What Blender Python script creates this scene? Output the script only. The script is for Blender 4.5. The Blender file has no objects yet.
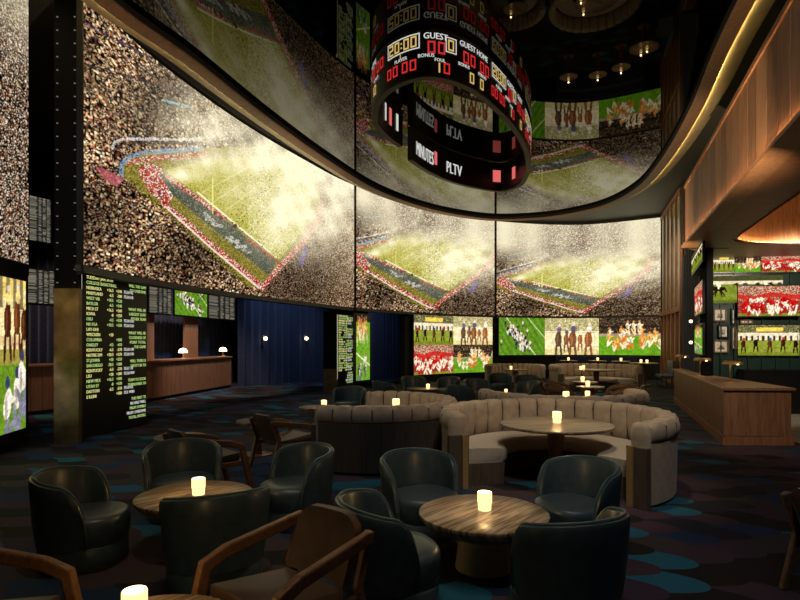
import bpy, math, random
import numpy as np
from mathutils import Vector, Matrix
random.seed(7); RNG = np.random.default_rng(11)
SC = bpy.context.scene; COL = SC.collection
R = math.radians; PI = math.pi
# ------------------------------------------------------------------ camera
F, HX, HY, EYE = 560.0, 400.0, 342.0, 1.8      # focal length in pixels, principal point, eye height
cd = bpy.data.cameras.new('camera'); cam = bpy.data.objects.new('camera', cd); COL.objects.link(cam)
cam.location = (0, 0, EYE); cam.rotation_euler = (R(90), 0, 0)
cd.sensor_width = 36; cd.lens = 36*F/800; cd.shift_y = (HY-300)/800; cd.clip_end = 200
SC.camera = cam
def zat(py, D): return EYE + (HY-py)*D/F
def xat(px, D): return (px-HX)*D/F
def hit(px, A, B):                                  # where the sight line of a column meets a plan line
    m = (px-HX)/F; dx, dy = B[0]-A[0], B[1]-A[1]
    t = (m*A[1]-A[0])/(dx-m*dy)
    return (A[0]+dx*t, A[1]+dy*t)
# ------------------------------------------------------------------ materials
def newmat(name):
    m = bpy.data.materials.new(name); m.use_nodes = True
    nt = m.node_tree; b = nt.nodes['Principled BSDF']; return m, nt, b
def plain(name, col, rough=.5, metal=0, var=.15, scale=30, sheen=0, emis=None, est=0, spec=.5, coat=0):
    m, nt, b = newmat(name)
    tc = nt.nodes.new('ShaderNodeTexCoord'); n = nt.nodes.new('ShaderNodeTexNoise'); n.inputs['Scale'].default_value = scale
    n.inputs['Detail'].default_value = 4
    r = nt.nodes.new('ShaderNodeValToRGB')
    r.color_ramp.elements[0].position = .3; r.color_ramp.elements[1].position = .7
    r.color_ramp.elements[0].color = (*[c*(1-var) for c in col], 1); r.color_ramp.elements[1].color = (*[min(1, c*(1+var)) for c in col], 1)
    nt.links.new(tc.outputs['Object'], n.inputs['Vector']); nt.links.new(n.outputs['Fac'], r.inputs['Fac'])
    nt.links.new(r.outputs['Color'], b.inputs['Base Color'])
    b.inputs['Roughness'].default_value = rough; b.inputs['Metallic'].default_value = metal
    b.inputs['Specular IOR Level'].default_value = spec
    if sheen: b.inputs['Sheen Weight'].default_value = sheen
    if coat: b.inputs['Coat Weight'].default_value = coat; b.inputs['Coat Roughness'].default_value = .25
    if emis: b.inputs['Emission Color'].default_value = (*emis, 1); b.inputs['Emission Strength'].default_value = est
    return m
def wood(name, c1, c2, scale=(6, 6, .6), rough=.45, dist=2.0, spec=.5):
    m, nt, b = newmat(name)
    tc = nt.nodes.new('ShaderNodeTexCoord'); mp = nt.nodes.new('ShaderNodeMapping'); mp.inputs['Scale'].default_value = scale
    n = nt.nodes.new('ShaderNodeTexNoise'); n.inputs['Scale'].default_value = 2.2; n.inputs['Detail'].default_value = 6; n.inputs['Distortion'].default_value = dist
    n2 = nt.nodes.new('ShaderNodeTexNoise'); n2.inputs['Scale'].default_value = 14; n2.inputs['Detail'].default_value = 3
    ad = nt.nodes.new('ShaderNodeMath'); ad.operation = 'MULTIPLY_ADD'; ad.inputs[1].default_value = .35
    r = nt.nodes.new('ShaderNodeValToRGB')
    r.color_ramp.elements[0].position = .42; r.color_ramp.elements[1].position = .82
    r.color_ramp.elements[0].color = (*c1, 1); r.color_ramp.elements[1].color = (*c2, 1)
    nt.links.new(tc.outputs['Object'], mp.inputs['Vector']); nt.links.new(mp.outputs[0], n.inputs['Vector']); nt.links.new(mp.outputs[0], n2.inputs['Vector'])
    nt.links.new(n2.outputs['Fac'], ad.inputs[0]); nt.links.new(n.outputs['Fac'], ad.inputs[2])
    nt.links.new(ad.outputs[0], r.inputs['Fac']); nt.links.new(r.outputs['Color'], b.inputs['Base Color'])
    b.inputs['Roughness'].default_value = rough; b.inputs['Specular IOR Level'].default_value = spec
    return m
def emit(name, col, strength, sampling='AUTO'):
    m = bpy.data.materials.new(name); m.use_nodes = True; nt = m.node_tree; nt.nodes.clear()
    o = nt.nodes.new('ShaderNodeOutputMaterial'); e = nt.nodes.new('ShaderNodeEmission')
    e.inputs[0].default_value = (*col, 1); e.inputs[1].default_value = strength
    nt.links.new(e.outputs[0], o.inputs[0]); m.cycles.emission_sampling = sampling; return m
def screenmat(name, strength, sampling='NONE'):
    m = emit(name, (1, 1, 1), strength, sampling); nt = m.node_tree
    a = nt.nodes.new('ShaderNodeAttribute'); a.attribute_name = 'picture'
    nt.links.new(a.outputs['Color'], nt.nodes['Emission'].inputs[0]); return m
def carpet():
    m, nt, b = newmat('scalloped carpet'); L = nt.links
    def M(op, a, c=None, d=None):
        n = nt.nodes.new('ShaderNodeMath'); n.operation = op
        for i, v in enumerate((a, c, d)):
            if v is None: continue
            if isinstance(v, (int, float)): n.inputs[i].default_value = v
            else: L.new(v, n.inputs[i])
        return n.outputs[0]
    tc = nt.nodes.new('ShaderNodeTexCoord'); mp = nt.nodes.new('ShaderNodeMapping'); mp.inputs['Rotation'].default_value = (0, 0, R(18))
    L.new(tc.outputs['Object'], mp.inputs['Vector'])
    sx = nt.nodes.new('ShaderNodeSeparateXYZ'); L.new(mp.outputs[0], sx.inputs[0])
    A, B, RX, RY = .30, .44, .60, .225           # column spacing, row spacing, scale length, half width
    x, y = sx.outputs[0], sx.outputs[1]
    i0 = M('FLOOR', M('DIVIDE', x, A))
    ci, cj, found = None, None, None
    for k in (1, 0):                             # the round tip points to +x; a later column lies over an earlier one
        i = M('SUBTRACT', i0, k)
        par = M('MULTIPLY', M('FLOORED_MODULO', i, 2), .5)
        j = M('FLOOR', M('ADD', M('SUBTRACT', M('DIVIDE', y, B), par), .5))
        dx = M('SUBTRACT', x, M('MULTIPLY', i, A)); dy = M('SUBTRACT', y, M('MULTIPLY', M('ADD', j, par), B))
        ex = M('DIVIDE', dx, RX); ey = M('DIVIDE', dy, RY)
        ins = M('LESS_THAN', M('ADD', M('POWER', M('ABSOLUTE', ex), 2.2), M('MULTIPLY', ey, ey)), 1.0)
        if ci is None: ci, cj, found = i, j, ins
        else:
            # earlier columns show only where the nearer ones do not cover
            w = M('SUBTRACT', 1, found)
            ci = M('ADD', M('MULTIPLY', ci, found), M('MULTIPLY', i, w)); cj = M('ADD', M('MULTIPLY', cj, found), M('MULTIPLY', j, w))
            found = M('MAXIMUM', found, ins)
    cb = nt.nodes.new('ShaderNodeCombineXYZ'); L.new(ci, cb.inputs[0]); L.new(cj, cb.inputs[1])
    wn = nt.nodes.new('ShaderNodeTexWhiteNoise'); wn.noise_dimensions = '2D'; L.new(cb.outputs[0], wn.inputs['Vector'])
    r = nt.nodes.new('ShaderNodeValToRGB'); cr = r.color_ramp; cr.interpolation = 'CONSTANT'
    cols = [(0, (.010, .008, .008)), (.22, (.046, .024, .034)), (.40, (.010, .026, .062)), (.56, (.042, .030, .028)), (.70, (.014, .014, .022)), (.80, (.012, .095, .14)), (.93, (.034, .020, .036))]
    cr.elements[0].color = (*cols[0][1], 1); cr.elements[1].position = cols[1][0]; cr.elements[1].color = (*cols[1][1], 1)
    for p, c in cols[2:]:
        e = cr.elements.new(p); e.color = (*c, 1)
    L.new(wn.outputs['Value'], r.inputs['Fac'])
    n = nt.nodes.new('ShaderNodeTexNoise'); n.inputs['Scale'].default_value = 90; L.new(tc.outputs['Object'], n.inputs['Vector'])
    mx = nt.nodes.new('ShaderNodeMix'); mx.data_type = 'RGBA'; mx.blend_type = 'MULTIPLY'; mx.inputs[0].default_value = .7
    L.new(r.outputs['Color'], mx.inputs[6]); L.new(n.outputs['Color'], mx.inputs[7])
    g = nt.nodes.new('ShaderNodeMix'); g.data_type = 'RGBA'; g.blend_type = 'MULTIPLY'; g.inputs[0].default_value = 1; g.inputs[7].default_value = (1.8, 1.8, 1.8, 1)
    L.new(mx.outputs[2], g.inputs[6]); L.new(g.outputs[2], b.inputs['Base Color'])
    b.inputs['Roughness'].default_value = .85; b.inputs['Specular IOR Level'].default_value = .25
    return m
def lattice_tile():
    m, nt, b = newmat('lattice floor tile'); L = nt.links
    tc = nt.nodes.new('ShaderNodeTexCoord'); mp = nt.nodes.new('ShaderNodeMapping'); mp.inputs['Rotation'].default_value = (0, 0, R(45))
    br = nt.nodes.new('ShaderNodeTexBrick'); br.inputs['Scale'].default_value = 3.2; br.offset = .5
    br.inputs['Color1'].default_value = (.05, .045, .04, 1); br.inputs['Color2'].default_value = (.08, .07, .06, 1); br.inputs['Mortar'].default_value = (.5, .45, .38, 1)
    br.inputs['Mortar Size'].default_value = .04
    L.new(tc.outputs['Object'], mp.inputs[0]); L.new(mp.outputs[0], br.inputs[0]); L.new(br.outputs[0], b.inputs['Base Color'])
    b.inputs['Roughness'].default_value = .4; return m
def striped_top(name, stops, rot=.3, sc=7):
    m, nt, b = newmat(name); L = nt.links
    tc = nt.nodes.new('ShaderNodeTexCoord'); mr = nt.nodes.new('ShaderNodeMapping'); mr.inputs['Rotation'].default_value = (0, 0, rot); mp = nt.nodes.new('ShaderNodeMapping'); mp.inputs['Scale'].default_value = (.3, sc, .3)
    n = nt.nodes.new('ShaderNodeTexNoise'); n.inputs['Scale'].default_value = 1.5; n.inputs['Detail'].default_value = 4; n.inputs['Roughness'].default_value = .55; n.inputs['Distortion'].default_value = .25
    r = nt.nodes.new('ShaderNodeValToRGB'); cr = r.color_ramp
    cr.elements[0].position = stops[0][0]; cr.elements[0].color = (*stops[0][1], 1); cr.elements[1].position = stops[1][0]; cr.elements[1].color = (*stops[1][1], 1)
    for p, c in stops[2:]:
        e = cr.elements.new(p); e.color = (*c, 1)
    L.new(tc.outputs['Object'], mr.inputs[0]); L.new(mr.outputs[0], mp.inputs[0]); L.new(mp.outputs[0], n.inputs[0]); L.new(n.outputs['Fac'], r.inputs[0]); L.new(r.outputs[0], b.inputs['Base Color'])
    b.inputs['Roughness'].default_value = .32; return m
MT = {
 'carpet': carpet(), 'tile': lattice_tile(),
 'black': plain('black lacquer', (.006, .006, .007), .35), 'colblack': plain('dull black steel', (.004, .004, .005), .5, spec=.12), 'matt': plain('matt black', (.008, .008, .009), .8),
 'dwall': plain('dark wall paint', (.012, .013, .016), .7), 'ceil': plain('dark ceiling paint', (.075, .075, .062), .6),
 'mirror': plain('smoked mirror', (.046, .042, .032), .015, 1, .02, 2),
 'ringwood': wood('bronze ring trim', (.14, .075, .038), (.26, .145, .075), (3, 3, 3), .5),
 'covepaint': plain('warm cove paint', (.30, .25, .17), .7, 0, .1, 4),
 'panel': wood('warm oak panelling', (.20, .095, .045), (.42, .22, .11), (5, 5, .5), .5),
 'panel2': wood('dark oak panelling', (.14, .065, .03), (.31, .16, .08), (5, 5, .5), .5), 'panel3': wood('light oak panelling', (.25, .125, .06), (.46, .26, .135), (5, 5, .5), .5),
 'soffit': wood('brown soffit veneer', (.17, .07, .03), (.32, .145, .065), (1, 6, 1), .5),
 'barwood': wood('walnut bar front', (.15, .075, .04), (.33, .175, .095), (6, 6, .5), .42),
 'redwood': wood('chestnut counter', (.20, .085, .04), (.36, .165, .085), (5, 5, .5), .45),
 'chairwood': wood('oiled chair wood', (.13, .062, .028), (.27, .135, .062), (5, 5, 5), .42),
 'darkwood': wood('dark booth shell', (.060, .044, .031), (.115, .085, .06), (7, 7, .6), .5),
 'pedestal': wood('cherry pedestal', (.14, .05, .022), (.30, .12, .055), (5, 5, .6), .35),
 'green': plain('deep green leather', (.058, .086, .096), .38, 0, .2, 14, coat=.25),
 'greenpipe': plain('green leather piping', (.075, .12, .115), .38, 0, .1),
 'tan': plain('brown leather', (.085, .05, .031), .45, 0, .2, 10),
 'velvet': plain('ribbed beige velvet', (.44, .345, .24), .8, 0, .15, 9, sheen=.15),
 'seam': plain('dark seam cord', (.10, .075, .05), .9), 'cream': plain('cream seat cloth', (.50, .43, .34), .8, 0, .1, 40),
 'brass': plain('brushed brass', (.62, .40, .16), .38, .55, .1, 40),
 'gold': plain('gilt table base', (.68, .53, .29), .42, .1, .1, 20),
 'bronze': plain('bronze plating', (.20, .135, .065), .28, .55, .35, 5),
 'bluecurt': plain('navy velvet curtain', (.016, .026, .075), .85, 0, .4, 22, sheen=.15),
 'greenwall': plain('bottle green panelling', (.006, .030, .022), .5, 0, .2, 6),
 'slate': plain('slate blue upholstery', (.09, .12, .15), .7, 0, .1, 20),
 'pane': plain('misted grey glass', (.34, .37, .33), .25, 0, .25, 2),
 'white': plain('white mount card', (.85, .82, .75), .7), 'framewood': wood('picture frame wood', (.10, .06, .035), (.2, .12, .07), (6, 6, 6), .5),
 'greytrim': plain('grey screen frame', (.055, .058, .065), .45),
 'top1': striped_top('zebra grain stone top', [(.30, (.09, .048, .022)), (.40, (.50, .35, .20)), (.46, (.13, .075, .038)), (.52, (.66, .50, .32)), (.57, (.12, .07, .035)), (.63, (.55, .40, .24)), (.70, (.16, .095, .05))], -.85, 4.5),
 'top2': striped_top('walnut grain top', [(.30, (.10, .06, .035)), (.42, (.34, .24, .15)), (.48, (.13, .08, .045)), (.56, (.38, .27, .17)), (.66, (.16, .10, .06))], -.35, 5),
 'candle': emit('candle glow glass', (1, .62, .26), 2.0), 'flame': emit('candle rim glow', (1, .78, .4), 5),
 'sconce': emit('sconce bulb glow', (1, .84, .58), 4), 'lampglow': emit('lamp shade glow', (1, .72, .38), 6),
 'stud': emit('dim marquee bulb', (.75, .78, .7), .16, 'NONE'),
 'cove': emit('warm cove strip', (1, .70, .22), 55.0), 'ledge': emit('ledge light strip', (1, .55, .24), 60),
 'texty': emit('amber board lettering', (.75, .72, .26), .95, 'NONE'), 'textg': emit('green board lettering', (.50, .70, .22), .85, 'NONE'),
 'textw': emit('white board lettering', (.85, .85, .8), .75, 'NONE'), 'textr': emit('red digits', (.85, .035, .035), .72, 'NONE'), 'textp': emit('pink red panel', (1, .18, .16), .75, 'NONE'),
 'textd': emit('yellow digits', (.9, .62, .18), .72, 'NONE'), 'textdim': emit('dim betting lettering', (.45, .40, .33), .42, 'NONE'),
 'screen': screenmat('video picture', 1.0), 'bigscreen': screenmat('stadium picture', 1.0),
 'edgeglow': emit('pale light edge', (.8, .75, .62), .8, 'NONE'),
}
# ------------------------------------------------------------------ mesh helpers
class MB:
    def __init__(s): s.v = []; s.f = []
    def add(s, vs, fs):
        n = len(s.v); s.v += [tuple(p) for p in vs]; s.f += [tuple(i+n for i in f) for f in fs]; return s
    def box(s, c, d, rz=0):
        x, y, z = d[0]/2, d[1]/2, d[2]/2; ca, sa = math.cos(rz), math.sin(rz); vs = []
        for k in (-z, z):
            for i, j in ((-x, -y), (x, -y), (x, y), (-x, y)): vs.append((c[0]+i*ca-j*sa, c[1]+i*sa+j*ca, c[2]+k))
        return s.add(vs, [(3, 2, 1, 0), (4, 5, 6, 7), (0, 1, 5, 4), (1, 2, 6, 5), (2, 3, 7, 6), (3, 0, 4, 7)])
    def prism(s, poly, z0, z1):
        n = len(poly); vs = [(p[0], p[1], z0) for p in poly]+[(p[0], p[1], z1) for p in poly]
        a = sum(poly[i][0]*poly[(i+1) % n][1]-poly[(i+1) % n][0]*poly[i][1] for i in range(n))
        fs = [tuple(range(n))[::-1], tuple(range(n, 2*n))]+[(i, (i+1) % n, n+(i+1) % n, n+i) for i in range(n)]
        if a < 0: fs = [f[::-1] for f in fs]
        return s.add(vs, fs)
    def loft(s, rings, cap=True, closed=True):           # rings of equal length, each a closed loop
        n = len(rings[0]); vs = [p for r in rings for p in r]; fs = []
        for a in range(len(rings)-1):
            for i in range(n if closed else n-1):
                j = (i+1) % n; fs.append((a*n+i, a*n+j, (a+1)*n+j, (a+1)*n+i))
        if cap: fs.append(tuple(range(n))[::-1]); fs.append(tuple((len(rings)-1)*n+i for i in range(n)))
        return s.add(vs, fs)
    def lathe(s, prof, seg=32, c=(0, 0, 0)):
        return s.loft([[(c[0]+r*math.cos(2*PI*i/seg), c[1]+r*math.sin(2*PI*i/seg), c[2]+z) for i in range(seg)] for r, z in prof])
    def bar(s, pts, w, h, up=(0, 0, 1)):                 # rectangular bar along a path, w across, h along up
        rings = []; pts = [Vector(p) for p in pts]; up = Vector(up)
        for i, p in enumerate(pts):
            t = (pts[min(i+1, len(pts)-1)]-pts[max(i-1, 0)]).normalized()
            if 0 < i < len(pts)-1:
                a = (pts[i]-pts[i-1]).normalized(); b = (pts[i+1]-pts[i]).normalized(); t = (a+b).normalized(); k = 1/max(.5, math.sqrt((1+a.dot(b))/2))
            else: k = 1
            sd = t.cross(up)
            if sd.length < 1e-4: sd = t.cross(Vector((0, 1, 0)))
            sd.normalize(); u = sd.cross(t).normalized()
            rings.append([p+sd*w/2*q[0]+u*h/2*k*q[1] for q in ((-1, -1), (1, -1), (1, 1), (-1, 1))])
        return s.loft(rings)
    def tube(s, pts, r, seg=8, closed=False):
        pts = [Vector(p) for p in pts]; rings = []; n = len(pts)
        for i, p in enumerate(pts):
            t = (pts[(i+1) % n if closed else min(i+1, n-1)]-pts[(i-1) % n if closed else max(i-1, 0)]).normalized()
            a = t.cross(Vector((0, 0, 1)))
            if a.length < 1e-3: a = t.cross(Vector((0, 1, 0)))
            a.normalize(); b = t.cross(a)
            rr = r[i] if isinstance(r, (list, tuple)) else r
            rings.append([p+a*rr*math.cos(2*PI*k/seg)+b*rr*math.sin(2*PI*k/seg) for k in range(seg)])
        if closed: rings.append(rings[0])
        return s.loft(rings, cap=not closed)
    def ribbon(s, path, z0, z1, th):                     # upright wall of thickness th along a plan path (th to its left)
        L = offs(path, th); rings = []
        for a, b in zip(path, L): rings.append([(a[0], a[1], z0), (b[0], b[1], z0), (b[0], b[1], z1), (a[0], a[1], z1)])
        return s.loft(rings)
    def build(s, name, mat, parent=None, origin=(0, 0, 0), smooth=False, bevel=0, sub=0, label=None):
        me = bpy.data.meshes.new(name)
        me.from_pydata([(p[0]-origin[0], p[1]-origin[1], p[2]-origin[2]) for p in s.v], [], s.f)
        me.materials.append(MT[mat] if isinstance(mat, str) else mat)
        import bmesh
        bm = bmesh.new(); bm.from_mesh(me); bmesh.ops.recalc_face_normals(bm, faces=bm.faces); bm.to_mesh(me); bm.free()
        if smooth:
            for p in me.polygons: p.use_smooth = True
            try: me.set_sharp_from_angle(angle=R(48))
            except Exception: pass
        o = bpy.data.objects.new(name, me); COL.objects.link(o)
        if parent: o.parent = parent
        if bevel:
            b = o.modifiers.new('bevel', 'BEVEL'); b.width = bevel; b.segments = 2; b.limit_method = 'ANGLE'
        if label: o['label'] = label
        return o
def offs(path, d):
    out = []; n = len(path)
    for i in range(n):
        a, b = path[max(i-1, 0)], path[min(i+1, n-1)]; dx, dy = b[0]-a[0], b[1]-a[1]; l = math.hypot(dx, dy)
        out.append((path[i][0]-dy/l*d, path[i][1]+dx/l*d))
    return out
def spline(pts, n=12, closed=False):
    out = []; N = len(pts); segs = N if closed else N-1
    for i in range(segs):
        g = (lambda k: pts[k % N]) if closed else (lambda k: pts[max(0, min(N-1, k))])
        p0, p1, p2, p3 = g(i-1), g(i), g(i+1), g(i+2)
        for k in range(n):
            t = k/n; out.append(tuple(.5*((2*p1[c])+(-p0[c]+p2[c])*t+(2*p0[c]-5*p1[c]+4*p2[c]-p3[c])*t*t+(-p0[c]+3*p1[c]-3*p2[c]+p3[c])*t**3) for c in (0, 1)))
    if not closed: out.append(tuple(pts[-1]))
    return out
class Path:                                              # plan path by arc length
    def __init__(s, pts):
        s.p = np.array(pts, float); d = np.hypot(*np.diff(s.p, axis=0).T); s.s = np.concatenate([[0], np.cumsum(d)]); s.L = s.s[-1]
    def at(s, t): return (float(np.interp(t, s.s, s.p[:, 0])), float(np.interp(t, s.s, s.p[:, 1])))
    def nrm(s, t):
        a, b = s.at(max(0, t-.03)), s.at(min(s.L, t+.03)); dx, dy = b[0]-a[0], b[1]-a[1]; l = math.hypot(dx, dy) or 1; return (-dy/l, dx/l)
    def sof(s, px, first=True):                          # arc length where a sight line meets the path
        m = (px-HX)/F; g = s.p[:, 0]-m*s.p[:, 1]
        for i in range(len(g)-1):
            if g[i]*g[i+1] <= 0 and g[i] != g[i+1]: return float(s.s[i]+(s.s[i+1]-s.s[i])*g[i]/(g[i]-g[i+1]))
        return None
    def sub(s, a, b, n=24): return [s.at(a+(b-a)*k/n) for k in range(n+1)]
def thing(name, label, cat, loc=(0, 0, 0), rz=0, group=None):
    o = bpy.data.objects.new(name, None); COL.objects.link(o); o.location = loc; o.rotation_euler = (0, 0, rz); o.empty_display_size = .2
    o['label'] = label; o['category'] = cat
    if group: o['group'] = group
    return o
def dup(root, label, loc, rz=0, group=None, scale=None):
    r = root.copy(); COL.objects.link(r); r.location = loc; r.rotation_euler = (0, 0, rz); r['label'] = label
    if group: r['group'] = group
    for ch in list(root.children):
        c = ch.copy(); COL.objects.link(c); c.parent = r
        for g in list(ch.children):
            d = g.copy(); COL.objects.link(d); d.parent = c
    return r
def struct(o): o['kind'] = 'structure'; return o
def face(dx, dy): return math.atan2(dy, dx)-PI/2        # rotation that turns local +Y towards (dx, dy)
# ------------------------------------------------------------------ pictures (computed colours, kept as a colour attribute)
def lin(a): return np.power(np.clip(a, 0, 4)/1.0, 2.2)
def inpoly(X, Y, P):
    r = np.zeros(X.shape, bool); n = len(P)
    for i in range(n):
        (x1, y1), (x2, y2) = P[i], P[(i+1) % n]
        if y1 == y2: continue
        c = ((y1 > Y) != (y2 > Y)) & (X < (x2-x1)*(Y-y1)/(y2-y1)+x1); r ^= c
    return r
def dline(X, Y, P):
    d = np.full(X.shape, 1e9)
    for (x1, y1), (x2, y2) in zip(P[:-1], P[1:]):
        l2 = (x2-x1)**2+(y2-y1)**2; t = np.clip(((X-x1)*(x2-x1)+(Y-y1)*(y2-y1))/l2, 0, 1)
        d = np.minimum(d, np.hypot(X-x1-t*(x2-x1), Y-y1-t*(y2-y1)))
    return d
def soften(a, k=.5):
    b = a.copy(); b[1:] += a[:-1]*k; b[:-1] += a[1:]*k; b[:, 1:] += a[:, :-1]*k; b[:, :-1] += a[:, 1:]*k; return b/(1+4*k)
def crowd(h, w, pal, rng):
    ps = np.array([p for p, _ in pal]); ps = ps/ps.sum(); cs = np.array([c for _, c in pal], float)/255
    return cs[rng.choice(len(cs), size=(h, w), p=ps)]*(.65+.6*rng.random((h, w, 1)))
STAND = [(.36, (10, 8, 7)), (.19, (66, 48, 40)), (.17, (232, 204, 168)), (.13, (160, 118, 92)), (.07, (255, 244, 222)), (.025, (150, 62, 52)), (.02, (80, 84, 108)), (.04, (96, 78, 50))]
def blob(img, x, y, rx, ry, c, ang=0):
    h, w, _ = img.shape; Y, X = np.mgrid[0:h, 0:w]; X = (X+.5)/w*1.5-x; Y = (Y+.5)/h-y
    ca, sa = math.cos(ang), math.sin(ang); U, V = (X*ca+Y*sa)/rx, (-X*sa+Y*ca)/ry
    img[(U*U+V*V) < 1] = np.array(c)/255
def small_picture(kind, w=96, h=64, seed=1):             # y runs up; x runs 0..1.5
    g = np.random.default_rng(seed); im = np.zeros((h, w, 3)); Y, X = np.mgrid[0:h, 0:w]; X = (X+.5)/w*1.5; Y = (Y+.5)/h
    def figure(x, y, s, top, leg, skin=(190, 140, 105)):
        t = g.normal(0, .25)
        blob(im, x-.012*s, y-.07*s, .016*s, .07*s, leg, .2+t); blob(im, x+.022*s, y-.07*s, .016*s, .07*s, leg, -.3+t)
        blob(im, x, y+.035*s, .032*s, .06*s, top, t*.6); blob(im, x+.035*s, y+.05*s, .035*s, .013*s, top, t+.4)
        blob(im, x, y+.115*s, .018*s, .024*s, skin); blob(im, x-.012*s, y+.02*s, .012*s, .045*s, [c_*.72 for c_ in top])
    def horse(x, y, s, body, silk):
        for k in (-.055, -.03, .035, .06): blob(im, x+k*s, y-.10*s, .010*s, .085*s, body, k*6)
        blob(im, x, y, .085*s, .052*s, body); blob(im, x-.085*s, y+.055*s, .026*s, .065*s, body, .6); blob(im, x-.115*s, y+.10*s, .034*s, .018*s, body, .5)
        blob(im, x+.09*s, y-.02*s, .012*s, .06*s, body, .3)
        blob(im, x+.005*s, y+.075*s, .030*s, .05*s, silk, .3); blob(im, x-.02*s, y+.135*s, .018*s, .022*s, (235, 235, 225))
        blob(im, x+.005*s, y+.03*s, .014*s, .04*s, (240, 240, 235))
    def front(x, y, s, body, silk):
        for k in (-.03, .03): blob(im, x+k*s, y-.13*s, .014*s, .09*s, body, k*3)
        blob(im, x, y, .042*s, .085*s, body); blob(im, x+.008*s, y+.08*s, .02*s, .06*s, body, .15); blob(im, x-.012*s, y, .012*s, .07*s, [c_*1.6 for c_ in body])
        blob(im, x+.01*s, y+.115*s, .028*s, .034*s, silk); blob(im, x+.012*s, y+.165*s, .017*s, .02*s, (225, 225, 215))
    if kind == 'scrimmage':
        im[:] = np.where(((X*.8+Y*.6) % .16 < .08)[..., None], (78, 128, 34), (92, 142, 42)); im /= 255
        im[dline(X, Y, [(0.25, 1.0), (1.2, 0.0)]) < .012] = (.92, .95, .85); im[dline(X, Y, [(.95, 1.0), (1.5, .45)]) < .01] = (.85, .9, .75)
        for _ in range(34):
            a, b = g.normal(0, .24), g.normal(0, .09); figure(.70+a*.9+b*.4, .47-a*.5+b, .9, (235, 238, 245) if g.random() < .55 else (28, 34, 66), (225, 225, 235) if g.random() < .5 else (40, 44, 70))
        for _ in range(7): figure(g.uniform(.05, 1.45), g.uniform(.15, .9), .75, (230, 230, 235) if g.random() < .5 else (35, 40, 60), (60, 60, 80))
    elif kind == 'gate':
        im[:] = np.array((132, 150, 58))/255
        im[Y > .70] = np.array((95, 100, 75))/255; m = Y > .74; im[m] = (crowd(h, w, [(.5, (60, 66, 45)), (.3, (120, 125, 90)), (.2, (170, 165, 130))], g))[m]
        im[(Y > .78) & (Y < .92) & (X > .45) & (X < 1.1)] = np.array((228, 210, 96))/255
        im[(Y > .5) & (Y < .74)] = np.array((228, 226, 212))/255
        for k in range(11): im[(abs(X-(.08+k*.135)) < .028) & (Y > .48) & (Y < .64)] = np.array((50, 45, 38))/255
        im[Y < .12] = np.array((110, 130, 40))/255
        for k, x in enumerate((.14, .44, .78, 1.10, 1.4)): front(x, .38+.03*(k % 2), 1.35, ((44, 26, 16), (30, 18, 12), (70, 40, 22))[k % 3], ((205, 60, 40), (225, 225, 220), (50, 90, 150))[k % 3])
    elif kind == 'jockeys':
        im[:] = np.array((236, 230, 200))/255; m = Y > .6; im[m] = crowd(h, w, [(.4, (120, 125, 80)), (.3, (170, 170, 120)), (.3, (225, 220, 190))], g)[m]
        im[(Y < .16)] = np.array((205, 205, 150))/255; im[(abs(Y-.62) < .012)] = (1, 1, .97)
        for k, (x, s) in enumerate(((.62, 1.7), (1.0, 1.5), (.40, 2.3), (.80, 2.5), (1.22, 2.4))): front(x, .42, s, ((90, 50, 28), (110, 60, 30), (55, 36, 26))[k % 3], ((60, 60, 110), (235, 235, 240), (90, 70, 130))[k % 3])
        im[:] = im*.85+.15*np.array((1, .98, .86))
    elif kind == 'rugby':
        im[:] = np.array((96, 158, 38))/255; m = Y > .55; im[m] = crowd(h, w, [(.6, (38, 34, 30)), (.3, (92, 74, 60)), (.1, (170, 150, 120))], g)[m]*.9
        im[(Y > .72) & (Y < .78)] = np.array((40, 36, 34))/255; im[(Y > .5) & (Y < .57)] = np.array((150, 145, 130))/255
        for k in range(20): figure(g.normal(.85, .34), g.uniform(.28, .60), 1.35, (238, 175, 92) if g.random() < .55 else (240, 236, 225), (230, 220, 200) if g.random() < .5 else (205, 120, 60))
        for x in (.72, .86, 1.0): figure(x, .72, 1.4, (245, 236, 215), (240, 220, 180))
        for x in (.25, 1.25): figure(x, .42, 1.5, (240, 190, 110), (245, 240, 225))
    elif kind == 'redteam':
        im[:] = crowd(h, w, [(.32, (205, 185, 165)), (.2, (150, 100, 90)), (.2, (70, 50, 45)), (.2, (185, 45, 45)), (.1, (245, 235, 225))], g)
        m = dline(X, Y, [(0, .66), (.4, .60), (.8, .72), (1.5, .62)]) < .07; im[m] = np.array((188, 48, 48))/255
        m = Y < .5; im[m] = crowd(h, w, [(.4, (150, 44, 42)), (.3, (70, 32, 30)), (.3, (190, 120, 105))], g)[m]
        im[Y < .10] = np.array((120, 130, 50))/255
        for k in range(34): figure(g.uniform(.03, 1.47), g.uniform(.18, .52), 1.5, (244, 240, 236) if g.random() < .6 else (190, 26, 30), (240, 236, 230) if g.random() < .6 else (160, 28, 30), (200, 60, 50))
    elif kind == 'paddock':
        im[:] = np.array((120, 142, 52))/255; m = Y > .8; im[m] = np.array((70, 78, 50))/255
        m = (Y > .68) & (Y < .8); im[m] = np.array((225, 222, 205))/255; im[Y < .1] = np.array((90, 110, 36))/255
        for k, x in enumerate((.12, .7, 1.15, 1.42)): horse(x, .52, 1.7, ((36, 22, 15), (52, 32, 20))[k % 2], ((235, 235, 230), (60, 60, 70))[k % 2])
    elif kind == 'horizonhorse':                          # tall portrait: horses above, pitch below
        im[:] = np.array((96, 140, 40))/255
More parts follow.
